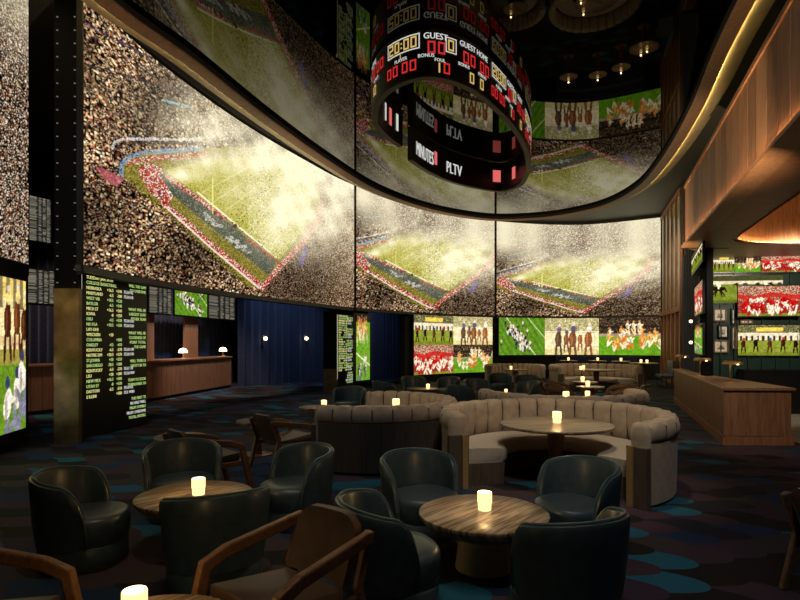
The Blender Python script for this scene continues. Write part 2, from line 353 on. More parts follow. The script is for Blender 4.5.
        m = Y > .54; im[m] = np.array((232, 224, 180))/255; im[Y > .86] = np.array((222, 205, 120))/255; m = (Y > .8) & (X % .1 < .045); im[m] = np.array((120, 110, 84))/255; im[(Y > .56) & (Y < .62)] = np.array((205, 188, 150))/255; im[(Y > .44) & (Y < .54)] = np.array((150, 150, 74))/255
        for k, x in enumerate((.2, .5, .8, 1.05, 1.22, 1.36, 1.47)):
            front(x, .70+.02*(k % 3), 1.25, ((60, 34, 22), (84, 48, 28))[k % 2], (225, 215, 150))
        im[dline(X, Y, [(0, .40), (1.0, .16)]) < .012] = (.95, .97, .9)
        for q_ in ((1.36, .19), (1.44, .3), (1.22, .13)): figure(*q_, 1.7, (232, 234, 244), (120, 126, 165), (50, 60, 110))
        for k in range(12): figure(g.uniform(.0, 1.1), g.uniform(.12, .34), 1.1, (225, 228, 240) if g.random() < .6 else (40, 46, 80), (90, 95, 130))
    elif kind == 'portrait':
        im[:] = np.array((100, 160, 46))/255; im[Y > .88] = np.array((40, 38, 34))/255
        for k in range(26): figure(g.uniform(.1, 1.3), g.uniform(.66, .88), 1.0, (238, 170, 100) if g.random() < .55 else (200, 110, 60), (235, 220, 200))
        im[dline(X, Y, [(0, .42), (1.5, .22)]) < .012] = (.95, .97, .9)
        for k in range(18): figure(g.uniform(.1, 1.1), g.uniform(.08, .30), 1.0, (230, 232, 240) if g.random() < .6 else (35, 40, 66), (80, 84, 110))
    elif kind == 'bw':
        im[:] = .82; m = Y < .35; im[m] = .55
        for k in range(5): figure(g.uniform(.2, 1.3), g.uniform(.35, .6), 2.4, (20, 20, 20) if g.random() < .6 else (120, 120, 120), (40, 40, 40), (90, 90, 90))
    def grain(n): return np.kron(g.random((h//n+1, w//n+1)), np.ones((n, n)))[:h, :w, None]
    im = im*.8+soften(im, .8)*.2; im = im*(.72+.20*g.random((h, w, 1))+.18*grain(2)+.16*grain(5))*np.array((1.04, .97, .86)); im = im*(1-.0)+.012
    return np.clip(im*1.06, 0, 1.1)
_pics = {}
def pic(kind, w=96, h=64, seed=1):
    k = (kind, w, h, seed)
    if k not in _pics: _pics[k] = small_picture(*k)
    return _pics[k]
def display(name, path, z0, z1, img, parent, origin, mat='screen', label=None, nx=None, nz=None, gain=1.0):
    """picture surface over a plan path (left to right), colours held per vertex"""
    h, w, _ = img.shape; nx = nx or w; nz = nz or h; P = Path(path)
    us = np.linspace(0, 1, nx); vs = np.linspace(0, 1, nz)
    X = np.interp(us*P.L, P.s, P.p[:, 0]); Yp = np.interp(us*P.L, P.s, P.p[:, 1])
    V = np.zeros((nz, nx, 3)); V[..., 0] = X-origin[0]; V[..., 1] = Yp-origin[1]; V[..., 2] = (z0+(z1-z0)*vs)[:, None]-origin[2]
    idx = np.arange(nx*nz).reshape(nz, nx)
    q = np.stack([idx[:-1, :-1], idx[:-1, 1:], idx[1:, 1:], idx[1:, :-1]], -1).reshape(-1, 4)
    me = bpy.data.meshes.new(name); me.from_pydata(V.reshape(-1, 3).tolist(), [], q.tolist())
    iy = np.clip((vs*h).astype(int), 0, h-1); ix = np.clip((us*w).astype(int), 0, w-1)
    C = lin(img[iy][:, ix])*gain
    rgba = np.ones((nz*nx, 4), np.float32); rgba[:, :3] = C.reshape(-1, 3)
    at = me.color_attributes.new('picture', 'FLOAT_COLOR', 'POINT'); at.data.foreach_set('color', rgba.ravel())
    me.materials.append(MT[mat]); o = bpy.data.objects.new(name, me); COL.objects.link(o); o.parent = parent
    if label: o['label'] = label
    return o
# lettering: glyph outlines from the built-in font as meshes
_glyph = {}
def glyphs(txt, size):
    k = (txt, size)
    if k not in _glyph:
        c = bpy.data.curves.new('t', 'FONT'); c.body = txt; c.size = size; c.resolution_u = 2
        o = bpy.data.objects.new('t', c); COL.objects.link(o); bpy.context.view_layer.update()
        me = bpy.data.meshes.new_from_object(o.evaluated_get(bpy.context.evaluated_depsgraph_get()))
        _glyph[k] = ([tuple(v.co[:2]) for v in me.vertices], [tuple(p.vertices) for p in me.polygons])
        bpy.data.objects.remove(o); bpy.data.curves.remove(c); bpy.data.meshes.remove(me)
    return _glyph[k]
SEG = {'0': 'abcdef', '1': 'bc', '2': 'abged', '3': 'abgcd', '4': 'fgbc', '5': 'afgcd', '6': 'afgedc', '7': 'abc', '8': 'abcdefg', '9': 'abcdfg'}
def digits(txt, x, z, w, h, t, gap):                      # seven segment figures as flat quads (s, z)
    qs = []
    for ch in txt:
        if ch == ':':
            for k in (.3, .7): qs.append([(x, z+h*k-t/2), (x+t, z+h*k-t/2), (x+t, z+h*k+t/2), (x, z+h*k+t/2)])
            x += t+gap; continue
        if ch == ' ': x += w*.5; continue
        g = 0; m = z+h/2
        B = {'a': (x+g, z+h-t, x+w-g, z+h), 'd': (x+g, z, x+w-g, z+t), 'g': (x+g, m-t/2, x+w-g, m+t/2), 'f': (x, m+g, x+t, z+h-g), 'b': (x+w-t, m+g, x+w, z+h-g), 'e': (x, z+g, x+t, m-g), 'c': (x+w-t, z+g, x+w, m-g)}
        for s in SEG[ch]:
            a, b, c, d = B[s]; qs.append([(a, b), (c, b), (c, d), (a, d)])
        x += w+gap
    return qs
# ================================================================== SETTING
SCREEN = Path(spline([(-5.33, 9.33), (-5.13, 11.55), (-4.36, 14.7), (-3.15, 18.0), (-1.68, 21.15), (1.1, 24.9), (4.63, 27.3), (9.0, 28.2), (12.4, 26.5)], 16))
s355, s495, s662 = SCREEN.sof(355), SCREEN.sof(495.5), SCREEN.L
ZB, ZT, MZ = 3.1, 7.7, 7.5
o = MB().add([(-16, -4, 0), (16, -4, 0), (16, 34, 0), (-16, 34, 0)], [(0, 1, 2, 3)]).build('floor', 'carpet'); struct(o)
o = MB().box((0, 15, 7.98), (32, 38, .2)).build('ceiling', 'ceil'); struct(o)
for nm, c, d in (('wall_left', (-13, 15, 4), (.2, 38, 8)), ('wall_right', (15.5, 15, 4), (.2, 38, 8)), ('wall_front', (0, -3.9, 4), (32, .2, 8)), ('wall_back', (0, 33.5, 4), (32, .2, 8))):
    struct(MB().box(c, d).build(nm, 'dwall'))
# oval smoked mirror in the ceiling and the lit trim ring round it
OV = spline([(-4.75, 8.8), (-4.05, 11.1), (-3.25, 14.0), (-2.2, 17.2), (-.8, 20.6), (1.2, 23.4), (3.4, 25.05), (5.0, 25.4), (6.9, 24.7), (8.25, 22.9), (8.55, 20.3), (8.0, 17.2), (7.0, 13.6), (5.9, 10.4), (5.0, 7.4), (4.0, 4.0), (2.6, .8), (.2, -1.2), (-2.6, -.6), (-4.3, 1.8), (-4.9, 5.2)], 8, True)
def grow(path, d):                                        # outward offset of a closed path
    n = len(path); out = []
    a = sum(path[i][0]*path[(i+1) % n][1]-path[(i+1) % n][0]*path[i][1] for i in range(n)); sg = 1 if a > 0 else -1
    for i in range(n):
        p, q = path[i-1], path[(i+1) % n]; dx, dy = q[0]-p[0], q[1]-p[1]; l = math.hypot(dx, dy); out.append((path[i][0]+sg*dy/l*d, path[i][1]-sg*dx/l*d))
    return out
struct(MB().prism(grow(OV, .05), MZ, MZ+.06).build('ceiling', 'mirror'))
def ringloft(prof):
    m = MB(); n = len(OV); rows = [[(*p, z) for p in grow(OV, d)] for d, z in prof]; k = len(rows)
    vs = [v for r in rows for v in r]
    return m.add(vs, [(a*n+i, a*n+(i+1) % n, ((a+1) % k)*n+(i+1) % n, ((a+1) % k)*n+i) for a in range(k) for i in range(n)])
tr = struct(ringloft([(0, 7.50), (0, 7.38), (.03, 7.36), (.22, 7.36), (.26, 7.345), (.27, 7.345), (.27, 7.50)]).build('trim_1', 'ringwood', smooth=True))
ringloft([(-.03, 7.49), (-.03, 7.38), (-.005, 7.38), (-.005, 7.49)]).build('inner_lip', 'matt', tr)
ringloft([(.271, 7.395), (.66, 7.50), (.66, 7.60), (.271, 7.60)]).build('cove_soffit', 'covepaint', tr, smooth=True)
ringloft([(.271, 7.366), (.271, 7.386), (.279, 7.386), (.279, 7.366)]).build('cove_light', 'cove', tr)
# dark wall band that carries the big pictures, and the full wall at the far end
back = offs([SCREEN.at(t) for t in np.linspace(1.0, SCREEN.L, 80)], .12)
struct(MB().ribbon(back, 3.0, 7.9, .25).build('wall_back', 'dwall'))
s409 = SCREEN.sof(407)
struct(MB().ribbon(offs(SCREEN.sub(s409, SCREEN.L, 40), .12), 0, 2.9, .25).build('wall_back', 'dwall'))
# ------------------------------------------------------------------ stadium picture, painted on the left screen's grid
NX, NZ = 420, 260
us = np.linspace(0, s355, NX); X = np.interp(us, SCREEN.s, SCREEN.p[:, 0]); Dp = np.interp(us, SCREEN.s, SCREEN.p[:, 1])
zz = np.linspace(ZB, ZT, NZ)
PX = np.repeat((HX+X/Dp*F)[None], NZ, 0); PY = HY-(zz[:, None]-EYE)*F/Dp[None]
fine = crowd(NZ, NX, STAND, RNG); co2 = np.kron(crowd(NZ//2+1, NX//2+1, STAND, RNG), np.ones((2, 2, 1)))[:NZ, :NX]; pick = np.kron(RNG.random((NZ//4+1, NX//4+1, 1)) < .5, np.ones((4, 4, 1)))[:NZ, :NX]
S = np.where((pick > 0) & (PX < 260)[..., None], co2, fine); S = S*.8+soften(S, .6)*.2
S *= np.clip(.86+.16*np.sin(PX*.05+PY*.03)+.16*np.sin(PX*.013-PY*.045+1), .55, 1.2)[..., None]*np.array((1.03, .97, .88))
def paint(mask, c, a=1.0): S[mask] = S[mask]*(1-a)+np.array(c)/255*a
def speck(mask, pal, a=1.0): g_ = crowd(NZ, NX, pal, RNG); S[mask] = S[mask]*(1-a)+g_[mask]*a
REDS = [(.38, (200, 62, 46)), (.24, (238, 222, 204)), (.2, (110, 36, 30)), (.18, (60, 46, 38))]
paint(inpoly(PX, PY, [(93, 166), (102, 168), (122, 178), (116, 186), (104, 180)]), (185, 90, 100), .7)
bowl = inpoly(PX, PY, [(120, 174), (121, 164), (127, 157), (150, 152), (205, 148), (262, 146), (302, 156), (318, 178), (322, 206), (303, 242), (282, 266), (264, 286), (248, 287), (208, 250), (172, 214), (146, 194)])
speck(bowl, [(.5, (124, 112, 44)), (.3, (92, 84, 34)), (.2, (156, 140, 70))])
speck(dline(PX, PY, [(130, 182), (160, 206), (210, 250), (246, 284)]) < 2, [(.5, (20, 18, 14)), (.5, (150, 140, 60))], .8)
speck(inpoly(PX, PY, [(136, 168), (146, 162), (160, 166), (172, 196), (166, 206), (148, 192)]), REDS)
speck(dline(PX, PY, [(128, 162), (150, 158), (205, 154)]) < 3, REDS, .8)
wall = dline(PX, PY, [(163, 203), (212, 246), (262, 287)]) < 3.2; speck(wall, REDS); paint(dline(PX, PY, [(164, 206), (212, 249), (259, 288)]) < .9, (240, 226, 208), .8)
dark = inpoly(PX, PY, [(158, 173), (165, 173), (220, 216), (276, 261), (274, 269), (268, 275), (214, 230), (171, 194)]); speck(dark, [(.5, (74, 80, 66)), (.35, (56, 62, 50)), (.15, (130, 122, 104))])
for P_ in ([(204, 213), (209, 217), (206, 219), (214, 220), (212, 224), (222, 226)], [(226, 238), (232, 237), (229, 242), (238, 241), (236, 247), (246, 246), (243, 250), (250, 252)]): m_ = dark & (dline(PX, PY, P_) < 1.5) & (RNG.random(PX.shape) < .62); paint(m_, (214, 208, 196), .8)
turf = inpoly(PX, PY, [(164, 170), (205, 160), (258, 156), (300, 164), (316, 190), (303, 232), (279, 260), (236, 226), (196, 194)]); speck(turf, [(.5, (166, 156, 54)), (.5, (148, 142, 46))])
speck(dline(PX, PY, [(166, 176), (196, 197), (224, 218)]) < 2.2, REDS); speck(dline(PX, PY, [(248, 240), (278, 262)]) < 1.6, [(.5, (30, 28, 26)), (.5, (200, 80, 60))], .8)
for k in range(7):
    paint(turf & (dline(PX, PY, [(202+k*11.5, 192+k*9.5), (250+k*8, 166+k*7)]) < .45), (205, 202, 130), .7)
S[turf & (dline(PX, PY, [(197, 192), (276, 258)]) < .8)] = (.90, .88, .72)
pl = turf & (np.kron(RNG.random((NZ//2+1, NX//2+1)), np.ones((2, 2)))[:NZ, :NX] < .05) & (PX+.5*PY > 335); S[pl] = (.16, .15, .11)
pl = turf & (RNG.random(PX.shape) < .10) & (PX > 248); S[pl] = (.97, .95, .85)
for q_ in ((214, 213), (221, 218), (235, 226)): paint(np.hypot(PX-q_[0], PY-q_[1]) < 2.2, (60, 40, 34))
speck(dline(PX, PY, [(263, 287), (280, 267), (301, 245), (318, 222), (322, 204)]) < 2.6, REDS)
for P_, c, w_ in (([(120, 174), (120, 164), (126, 157), (142, 152), (201, 148)], (120, 155, 200), 2.4), ([(111, 147), (113, 141), (122, 138), (201, 139)], (232, 236, 240), 1.4), ([(113, 149), (122, 142), (201, 143)], (44, 38, 36), 1.5),
                  ([(80, 62), (150, 82), (215, 96), (300, 118)], (50, 38, 42), 1.6), ([(162, 100), (172, 102), (190, 107)], (90, 175, 205), 1.1), ([(82, 63), (96, 86), (118, 122)], (110, 84, 50), 1.3), ([(82, 20), (118, 40), (150, 58)], (52, 40, 60), 1.5)):
    paint((dline(PX, PY, P_) < w_) & (RNG.random(PX.shape) < .78), c, .72)
paint((abs(PX-212) < .7) & (PY > 178) & (PY < 214), (225, 215, 110), .8)
paint(dline(PX, PY, [(301, 264), (306, 250)]) < 2.5, (80, 60, 170), .5)
haze = np.zeros(PX.shape)
for cx, cy, sx, sy, a in ((178, 175, 14, 5, .85), (225, 162, 32, 7, .75), (275, 160, 30, 12, .82), (310, 172, 16, 22, .85), (308, 140, 32, 26, .72), (290, 202, 20, 26, .74), (274, 230, 15, 18, .55), (248, 190, 24, 14, .36), (240, 205, 26, 22, .2), (222, 128, 34, 18, .50), (262, 112, 46, 26, .50), (310, 125, 34, 30, .62), (335, 165, 22, 46, .86), (350, 200, 14, 40, .55), (318, 226, 16, 24, .50), (294, 222, 14, 20, .5), (180, 110, 24, 40, .26), (205, 120, 14, 50, .25), (130, 100, 40, 40, .07)):
    haze = 1-(1-haze)*(1-a*np.exp(-((PX-cx)/sx)**2/2-((PY-cy)/sy)**2/2))
wob = sum(np.sin(PX*k1+PY*k2+ph) for k1, k2, ph in ((.11, .07, 0), (.05, -.13, 2), (.23, .04, 4), (.07, .31, 1), (.41, -.22, 3)))/5
haze = np.clip(haze*(1+.36*wob), 0, .95)
def smoky(base, h): h = np.clip(h*(.90+.2*np.kron(RNG.random((NZ//2+1, NX//2+1)), np.ones((2, 2)))[:NZ, :NX]), 0, .96)[..., None]; return np.clip((base*(1-h)+np.array((1.06, 1.02, .87))*h)*1.02, 0, 1.14)
BASE = np.clip((S*.9+soften(S, .7)*.1)*1.10, 0, 1.1)
S = smoky(BASE, haze); S_HAZY = smoky(BASE, 1-(1-haze)**.8)
def recrop(u0, u1, k, fill):
    v = np.linspace(0, 1, NZ)*k; over = v > 1; v = np.where(over, 2-v, v)
    im = S_HAZY[(v*(NZ-1)).astype(int)][:, (np.linspace(u0, u1, NX)*(NX-1)).astype(int)].copy(); hp = .62+.2*np.sin(np.linspace(0, 7, NX)+1)[None, :, None]+.1*np.sin(np.linspace(0, 31, NX))[None, :, None]; cr_ = crowd(NZ, NX, STAND, RNG)*(1-hp)+np.array((1.02, .97, .82))*hp; im[over] = cr_[over]; xf = np.clip((v-.72)/.28, 0, 1)[:, None, None]*(~over)[:, None, None]; im = im*(1-xf)+cr_*xf
    f = (np.clip((np.linspace(0, 1, NZ)*k-.8)/.5, 0, 1)*fill)[:, None, None]; w_ = (.55+.45*np.sin(np.linspace(0, 9, NX)))[None, :, None]; f = f*(.6+.4*w_)
    return im*(1-f)+np.array((1.02, .98, .84))*f
S_MID, S_RIGHT = recrop(.17, .82, 1.1, .40), recrop(.145, .86, 1.3, .36)
def big_screen(label, s0, s1, nx, nz, img, gain=1.0):
    P = SCREEN.sub(s0+.06, s1-.06, 40); c = P[20]; t = thing('video_wall', label, 'screen', (c[0], c[1], ZB-.15), 0, 'giant curved stadium pictures')
    og = t.location
    display('display', P, ZB, ZT, img, t, og, 'bigscreen', None, nx, nz, gain)
    full = SCREEN.sub(s0+.01, s1-.01, 40); m = MB()
    m.ribbon(full, ZB-.11, ZB-.01, .1); m.build('frame', 'greytrim', t, og)
    for a, b in ((s0+.01, s0+.05), (s1-.05, s1-.01)): MB().ribbon(offs(SCREEN.sub(a, b, 1), -.03), ZB-.17, ZT, .1).build('edge_trim', 'matt', t, og)
    return t
big_screen('longest giant curved screen with packed stadium, above the betting counter at left', 0, s355, NX, NZ, S)
big_screen('middle giant stadium screen with smoky pitch, above the blue curtain and four pictures', s355, s495, 210, 170, S_MID)
big_screen('right giant stadium screen with smoky pitch, above the row of three pictures', s495, SCREEN.L, 230, 170, S_RIGHT)
# ------------------------------------------------------------------ lower picture walls
def panel_wall(name, label, path, z0, z1, tiles, cat='screen', group=None, frame=.05, back_mat='black', depth=.07, labels=None):
    """tiles: (u0,u1,v0,v1,kind,w,h,seed) along the path; parts: frame plus one display per tile"""
    P = Path(path); c = P.at(P.L/2); t = thing(name, label, cat, (c[0], c[1], z0-frame), 0, group); og = t.location
    pp = P.sub(0, P.L, 10); d0 = P.sub(-0, P.L, 1)
    ext = [(pp[0][0]-(pp[1][0]-pp[0][0])/math.dist(pp[0], pp[1])*frame, pp[0][1]-(pp[1][1]-pp[0][1])/math.dist(pp[0], pp[1])*frame)]+pp[1:-1]+[(pp[-1][0]+(pp[-1][0]-pp[-2][0])/math.dist(pp[-1], pp[-2])*frame, pp[-1][1]+(pp[-1][1]-pp[-2][1])/math.dist(pp[-1], pp[-2])*frame)]
    MB().ribbon(offs(ext, .02), z0-frame, z1+frame, depth).build('frame', back_mat, t, og)
    for i, (u0, u1, v0, v1, kind, w, h, sd) in enumerate(tiles):
        display('display', P.sub(u0*P.L, u1*P.L, 8), z0+(z1-z0)*v0, z0+(z1-z0)*v1, pic(kind, w, h, sd), t, og, 'screen', labels[i] if labels else None)
    return t
q = SCREEN.sub(SCREEN.sof(414), SCREEN.sof(492.5), 12)
panel_wall('video_wall', 'four picture screen wall under the middle giant screen, horses above and players below', q, .35, 3.0,
  [(0, .52, .5, 1, 'gate', 80, 64, 3), (.52, 1, .5, 1, 'jockeys', 80, 64, 4), (0, .52, 0, .5, 'redteam', 80, 64, 5), (.52, 1, 0, .5, 'rugby', 80, 64, 6)],
  labels=['horses leaving a starting gate', 'jockeys racing on a pale track', 'red and white football players', 'rugby players in orange and white'])
q = SCREEN.sub(SCREEN.sof(499), SCREEN.L-.06, 12)
panel_wall('video_wall', 'row of three bright pictures under the right giant screen, football, jockeys and rugby', q, 1.16, 3.0,
  [(0, .315, 0, 1, 'scrimmage', 110, 80, 7), (.315, .65, 0, 1, 'jockeys', 110, 80, 8), (.65, 1, 0, 1, 'rugby', 110, 80, 9)], labels=['football scrimmage on green turf', 'three jockeys racing', 'rugby players jumping'])
q = SCREEN.sub(SCREEN.sof(355.5), SCREEN.sof(371), 6)
panel_wall('video_wall', 'narrow upright screen of green pitch between odds board and curtain', q, .33, 2.85, [(.05, .92, 0, 1, 'portrait', 40, 110, 10)])
# leftmost pair of screens
LA, LB = (-5.85, 6.4), (-6.45, 9.72)
t = thing('video_wall', 'cropped giant stadium crowd screen at the far left edge of the photo', 'screen', (-6.2, 8.3, 2.95)); og = t.location
crop = S[:, int(NX*.02):int(NX*.30)].copy(); cc = crowd(NZ, crop.shape[1], STAND, RNG); cc = cc*.8+soften(cc, .5)*.2
hz = np.linspace(-.9, 1, NZ)[:, None, None]; hz = np.clip(hz*1.0-.22, 0, .6); cc = cc*(1-hz)+np.array((.92, .88, .74))*hz
display('display', [LA, LB], ZB+.05, ZT+.3, np.clip(cc, 0, 1.1), t, og, 'bigscreen', None, 130, 260)
MB().ribbon(offs([LA, (LB[0]-.012, LB[1]+.07)], .02), ZB-.15, ZT+.35, .1).build('frame', 'black', t, og)
t = panel_wall('video_wall', 'large screen at the left edge with galloping horses above a football pitch', [LA, (LB[0]+.02, LB[1]-.1)], .33, ZB-.26, [(0, 1, 0, 1, 'horizonhorse', 150, 130, 21)], frame=.14)
# ------------------------------------------------------------------ columns
def column(label, x, y, w, d, rz, z0, z1, base_h, studs=False, base_mat='bronze'):
    t = thing('column', label, 'column', (x, y, z0), rz)
    MB().box((0, 0, base_h+(z1-z0-base_h)/2), (w, d, z1-z0-base_h)).build('shaft', 'colblack', t)
    if base_h: MB().box((0, 0, base_h/2), (w+.01, d+.01, base_h)).build('base_cladding', base_mat, t, label='bronze mirrored cladding')
    if studs:
        k = 0; z = base_h+.1
        while z < z1-.1 and k < 32:
            for sx in (-.36, .36):
                MB().lathe([(.001, -.012), (.014, -.008), (.02, 0), (.014, .008), (.001, .012)], 8).build('bulb', 'stud', t).location = (sx*w, -d/2-.008, z)
            z += .235; k += 1
    return t
column('tall black column studded with small bulbs beside the large odds board', -5.905, 9.96, .43, .1, 0, 0, 7.88, 2.75, True)
column('slim black column with bronze foot beside the small distant odds board', -2.48, 19.95, .46, .2, 0, 0, 2.88, .85)
# ------------------------------------------------------------------ odds boards
ROWS = [("TUESDAY JAN 24TH", "", "", "", "y"), ("COLLEGE BASKETBALL", "", "", "", "g"), ("NEBRASKA", "+16.5", "+240", "753:0 VS", "y"), ("MARYLAND", "-6.5", "-280", "753:0 HS", "y"), ("WEST VIR", "+18.5", "+220", "", "g"), ("BAYLOR", "-6.5", "+240", "", "g"),
 ("MICH ST", "+16.5", "+260", "", "y"), ("IOWA", "-8", "+250", "", "y"), ("OSU", "-4.5", "+330", "753:0 DU 15", "g"), ("NO FLA", "+10.5", "+330", "753:0 DU 12", "g"), ("LAY-OHI", "", "", "", "y"), ("WISCNSN", "+20", "", "", "y"), ("COLUMBIA", "", "+500", "", "g"), ("OAKLEY", "-4.5", "-410", "", "g"),
 ("KENTUCKY", "-6.5", "-270", "753:0 OR ELLA", "y"), ("NOTRE DM", "+20.5", "+270", "753:0 OR ELLS", "y"), ("ST.JOHNS", "+20", "+250", "", "g"), ("SAN DIEGO", "-20.5", "+300", "", "g"), ("KENTUCKY", "-6.5", "-270", "753:7 702", "y"), ("LSU", "+20", "+300", "753:0 WV", "y"), ("NEW MEX", "+16.5", "+300", "", "g"), ("UTAH ST", "-8", "+330", "", "g"), ("DAYTON", "-6.5", "-510", "753:0 KENTUCKY", "y"), ("S ILLINI", "", "+500", "753: WINNERS", "y")]
SIDE = {0: "WILL THE GAM", 1: "GO OVERTIME", 5: "WHAT WILL BE", 6: "LARGEST LEAD", 7: "EITHER TEAM", 10: "WHAT WILL BE", 11: "CLOSENESS OF", 12: "POINT TOTAL", 13: "THE GAME", 16: "WILL THERE B", 17: "SAFETY IN TH", 20: "TEAM TO SCOR", 21: "TURNOVERS TH", 24: "THE FIRST TE", 25: "IN HALF WILL", 26: "PROP: FUMBLE", 27: "PROP: OVERTIME", 28: "TOTAL INTERC"}
def odds_board(label, A, B, z0, z1, pitch, size, group):
    L = math.dist(A, B); rz = math.atan2(B[1]-A[1], B[0]-A[0]); t = thing('odds_board', label, 'betting board', (A[0], A[1], 0), rz, group)
    MB().box((L/2, .06, (z0+z1)/2), (L, .1, z1-z0)).build('panel', 'black', t, bevel=.006)
    MB().box((-.012, .02, (z0+z1)/2+.2), (.02, .05, z1-z0-.5)).build('light_edge', 'edgeglow', t)
    def put(txt, x, z, k, right=False):
        m = MB(); vs, fs = glyphs(txt, size); W = max(v[0] for v in vs); sx = 1.02
        x0 = x-W*sx if right else x
        for e, y in ((0, .004), (size*.07, .0035)): m.add([(x0+e+v[0]*sx, y, z+v[1]*1.12) for v in vs], fs)
        m.build('lettering', {'y': 'texty', 'g': 'textg', 'w': 'textw'}[k], t)
    zt = z1-.11
    for i, (a, b, c, d, k) in enumerate(ROWS):
        z = zt-i*pitch
        put(a, L*.06, z, k)
        if b: put(b, L*.44, z, k, True)
        if c: put(c, L*.57, z, k, True)
        if d: put(d[:8], L*.60, z, 'w')
    for i, s in SIDE.items(): put(s, L*.97, zt-(i+.5)*pitch, 'w' if i > 22 and i % 2 else 'g', True)
    return t
odds_board('large black odds board with amber and green lettering beside the studded column', (-5.885, 10.36), (-5.50, 12.2), .02, 3.10, .098, .078, 'odds boards')
odds_board('small distant odds board with amber lettering beside the narrow upright screen', hit(337.5, (-2.3, 20.6), (-1.8, 21.9)), hit(354, (-2.3, 20.6), (-1.8, 21.9)), .0, 2.85, .088, .085, 'odds boards')
# ------------------------------------------------------------------ betting counter, posts, panels and curtains at left
CP = Path([(-9.9, 12.0), (-8.75, 14.3), (-7.5, 16.9), (-6.72, 22.3)])
def counter_thing():
    t = thing('betting_counter', 'long chestnut wood betting counter in front of blue curtains at left', 'counter', (-7.5, 17, 0)); og = t.location
    P = CP.sub(0, CP.L, 40); m = MB()
    for k in range(40):                                  # upright boards
        a, b = P[k], P[k+1]; g = .012/math.dist(a, b)
        a2 = (a[0]+(b[0]-a[0])*g, a[1]+(b[1]-a[1])*g); m.ribbon([a2, b], .1, 1.18, .05)
    m.build('front_panel', 'redwood', t, og, label='chestnut upright boards')
    MB().ribbon(offs(P, .05), 0, 1.16, .55).build('body', 'darkwood', t, og)
    MB().ribbon(offs(P, -.06), 1.18, 1.24, .75).build('worktop', 'redwood', t, og, bevel=.008)
    MB().ribbon(offs(P, .03), 0, .1, .05).build('kickboard', 'matt', t, og)
counter_thing()
LCOL = [('lamp_base', 'brass'), ('lamp_shade', 'lampglow')]
def dome_lamp(label, x, y, z):
    t = thing('table_lamp', label, 'lamp', (x, y, z), 0, 'small lamps on the betting counter')
    MB().lathe([(.07, 0), (.07, .015), (.014, .025), (.012, .2)], 16).build('lamp_base', 'brass', t, smooth=True)
    MB().lathe([(.15, .19), (.148, .22), (.13, .28), (.09, .33), (.03, .35)], 20).build('lamp_shade', 'lampglow', t, smooth=True)
cf = offs(CP.sub(0, CP.L, 60), .3); CF = Path(cf)
for px, lb in ((183, 'glowing dome lamp on the betting counter beside the wooden post'), (223, 'glowing dome lamp at the far right end of the betting counter')):
    p = CF.at(CF.sof(px)); dome_lamp(lb, p[0], p[1], 1.24)
def post(label, px0, px1):
    off = Path(offs(CP.sub(0, CP.L, 60), .5)); a, b = off.at(off.sof(px0)), off.at(off.sof(px1)); c = ((a[0]+b[0])/2, (a[1]+b[1])/2)
    w = min(.5, math.dist(a, b)*.5); rz = math.atan2(b[1]-a[1], b[0]-a[0])
    t = thing('wooden_post', label, 'post', (c[0], c[1], 1.24), rz, 'posts on the betting counter')
    MB().box((0, 0, .75), (math.dist(a, b), .08, 1.5)).build('shaft', 'redwood', t); MB().box((0, 0, .03), (math.dist(a, b)+.04, .11, .06)).build('foot', 'redwood', t)
post('wide wooden post rising between the two betting counter lamps', 184, 197)
post('wooden post on the betting counter next to the large odds board', 143, 153)
def odds_screen(label, path, z0, z1, kind):
    P = Path(path); c = P.at(P.L/2); t = thing('betting_screen', label, 'screen', (c[0], c[1], z0-.04), 0, 'screens hung over the betting counter'); og = t.location
    MB().ribbon(offs(path, .02), z0-.05, z1+.05, .07).build('frame', 'black', t, og)
    if kind == 'game': display('display', path, z0, z1, pic('scrimmage', 70, 56, 31), t, og); return
    g = np.random.default_rng(hash(label) % 1000 if False else len(label)); n = 34; im = np.full((n*3, 60, 3), .10); im[..., 2] *= .9
    for i in range(n):
        for a, b in ((2, 22), (26, 34), (37, 46), (48, 58)):
            if g.random() < .92: im[i*3:i*3+2, a:b-int(g.integers(0, 4))] = np.array((.60, .56, .48))*(.5+.5*g.random())
    im = im*.8+.08
    display('display', path, z0, z1, im, t, og)
OP = Path(offs(CP.sub(0, CP.L, 60)+[(-6.40, 24.4)], .25))
for a, b, z0, z1, kind, lb in ((149, 172, 2.72, 3.65, 'list', 'betting screen full of small text lines, nearest the large odds board'), (175, 207, 2.72, 3.65, 'game', 'screen of a football scrimmage hung between two betting text screens'), (208.5, 235, 2.72, 3.65, 'list', 'betting screen of small text beside the curtain, right of the football picture'), (26, 55, 2.78, 3.62, 'list', 'betting screen of text lines seen through the gap beside the studded column')):
    odds_screen(lb, OP.sub(OP.sof(a), OP.sof(b), 4), z0, z1, kind)
odds_screen('upper grey betting screen in the gap left of the studded column', OP.sub(OP.sof(29), OP.sof(51), 4), 4.35, 5.45, 'list')
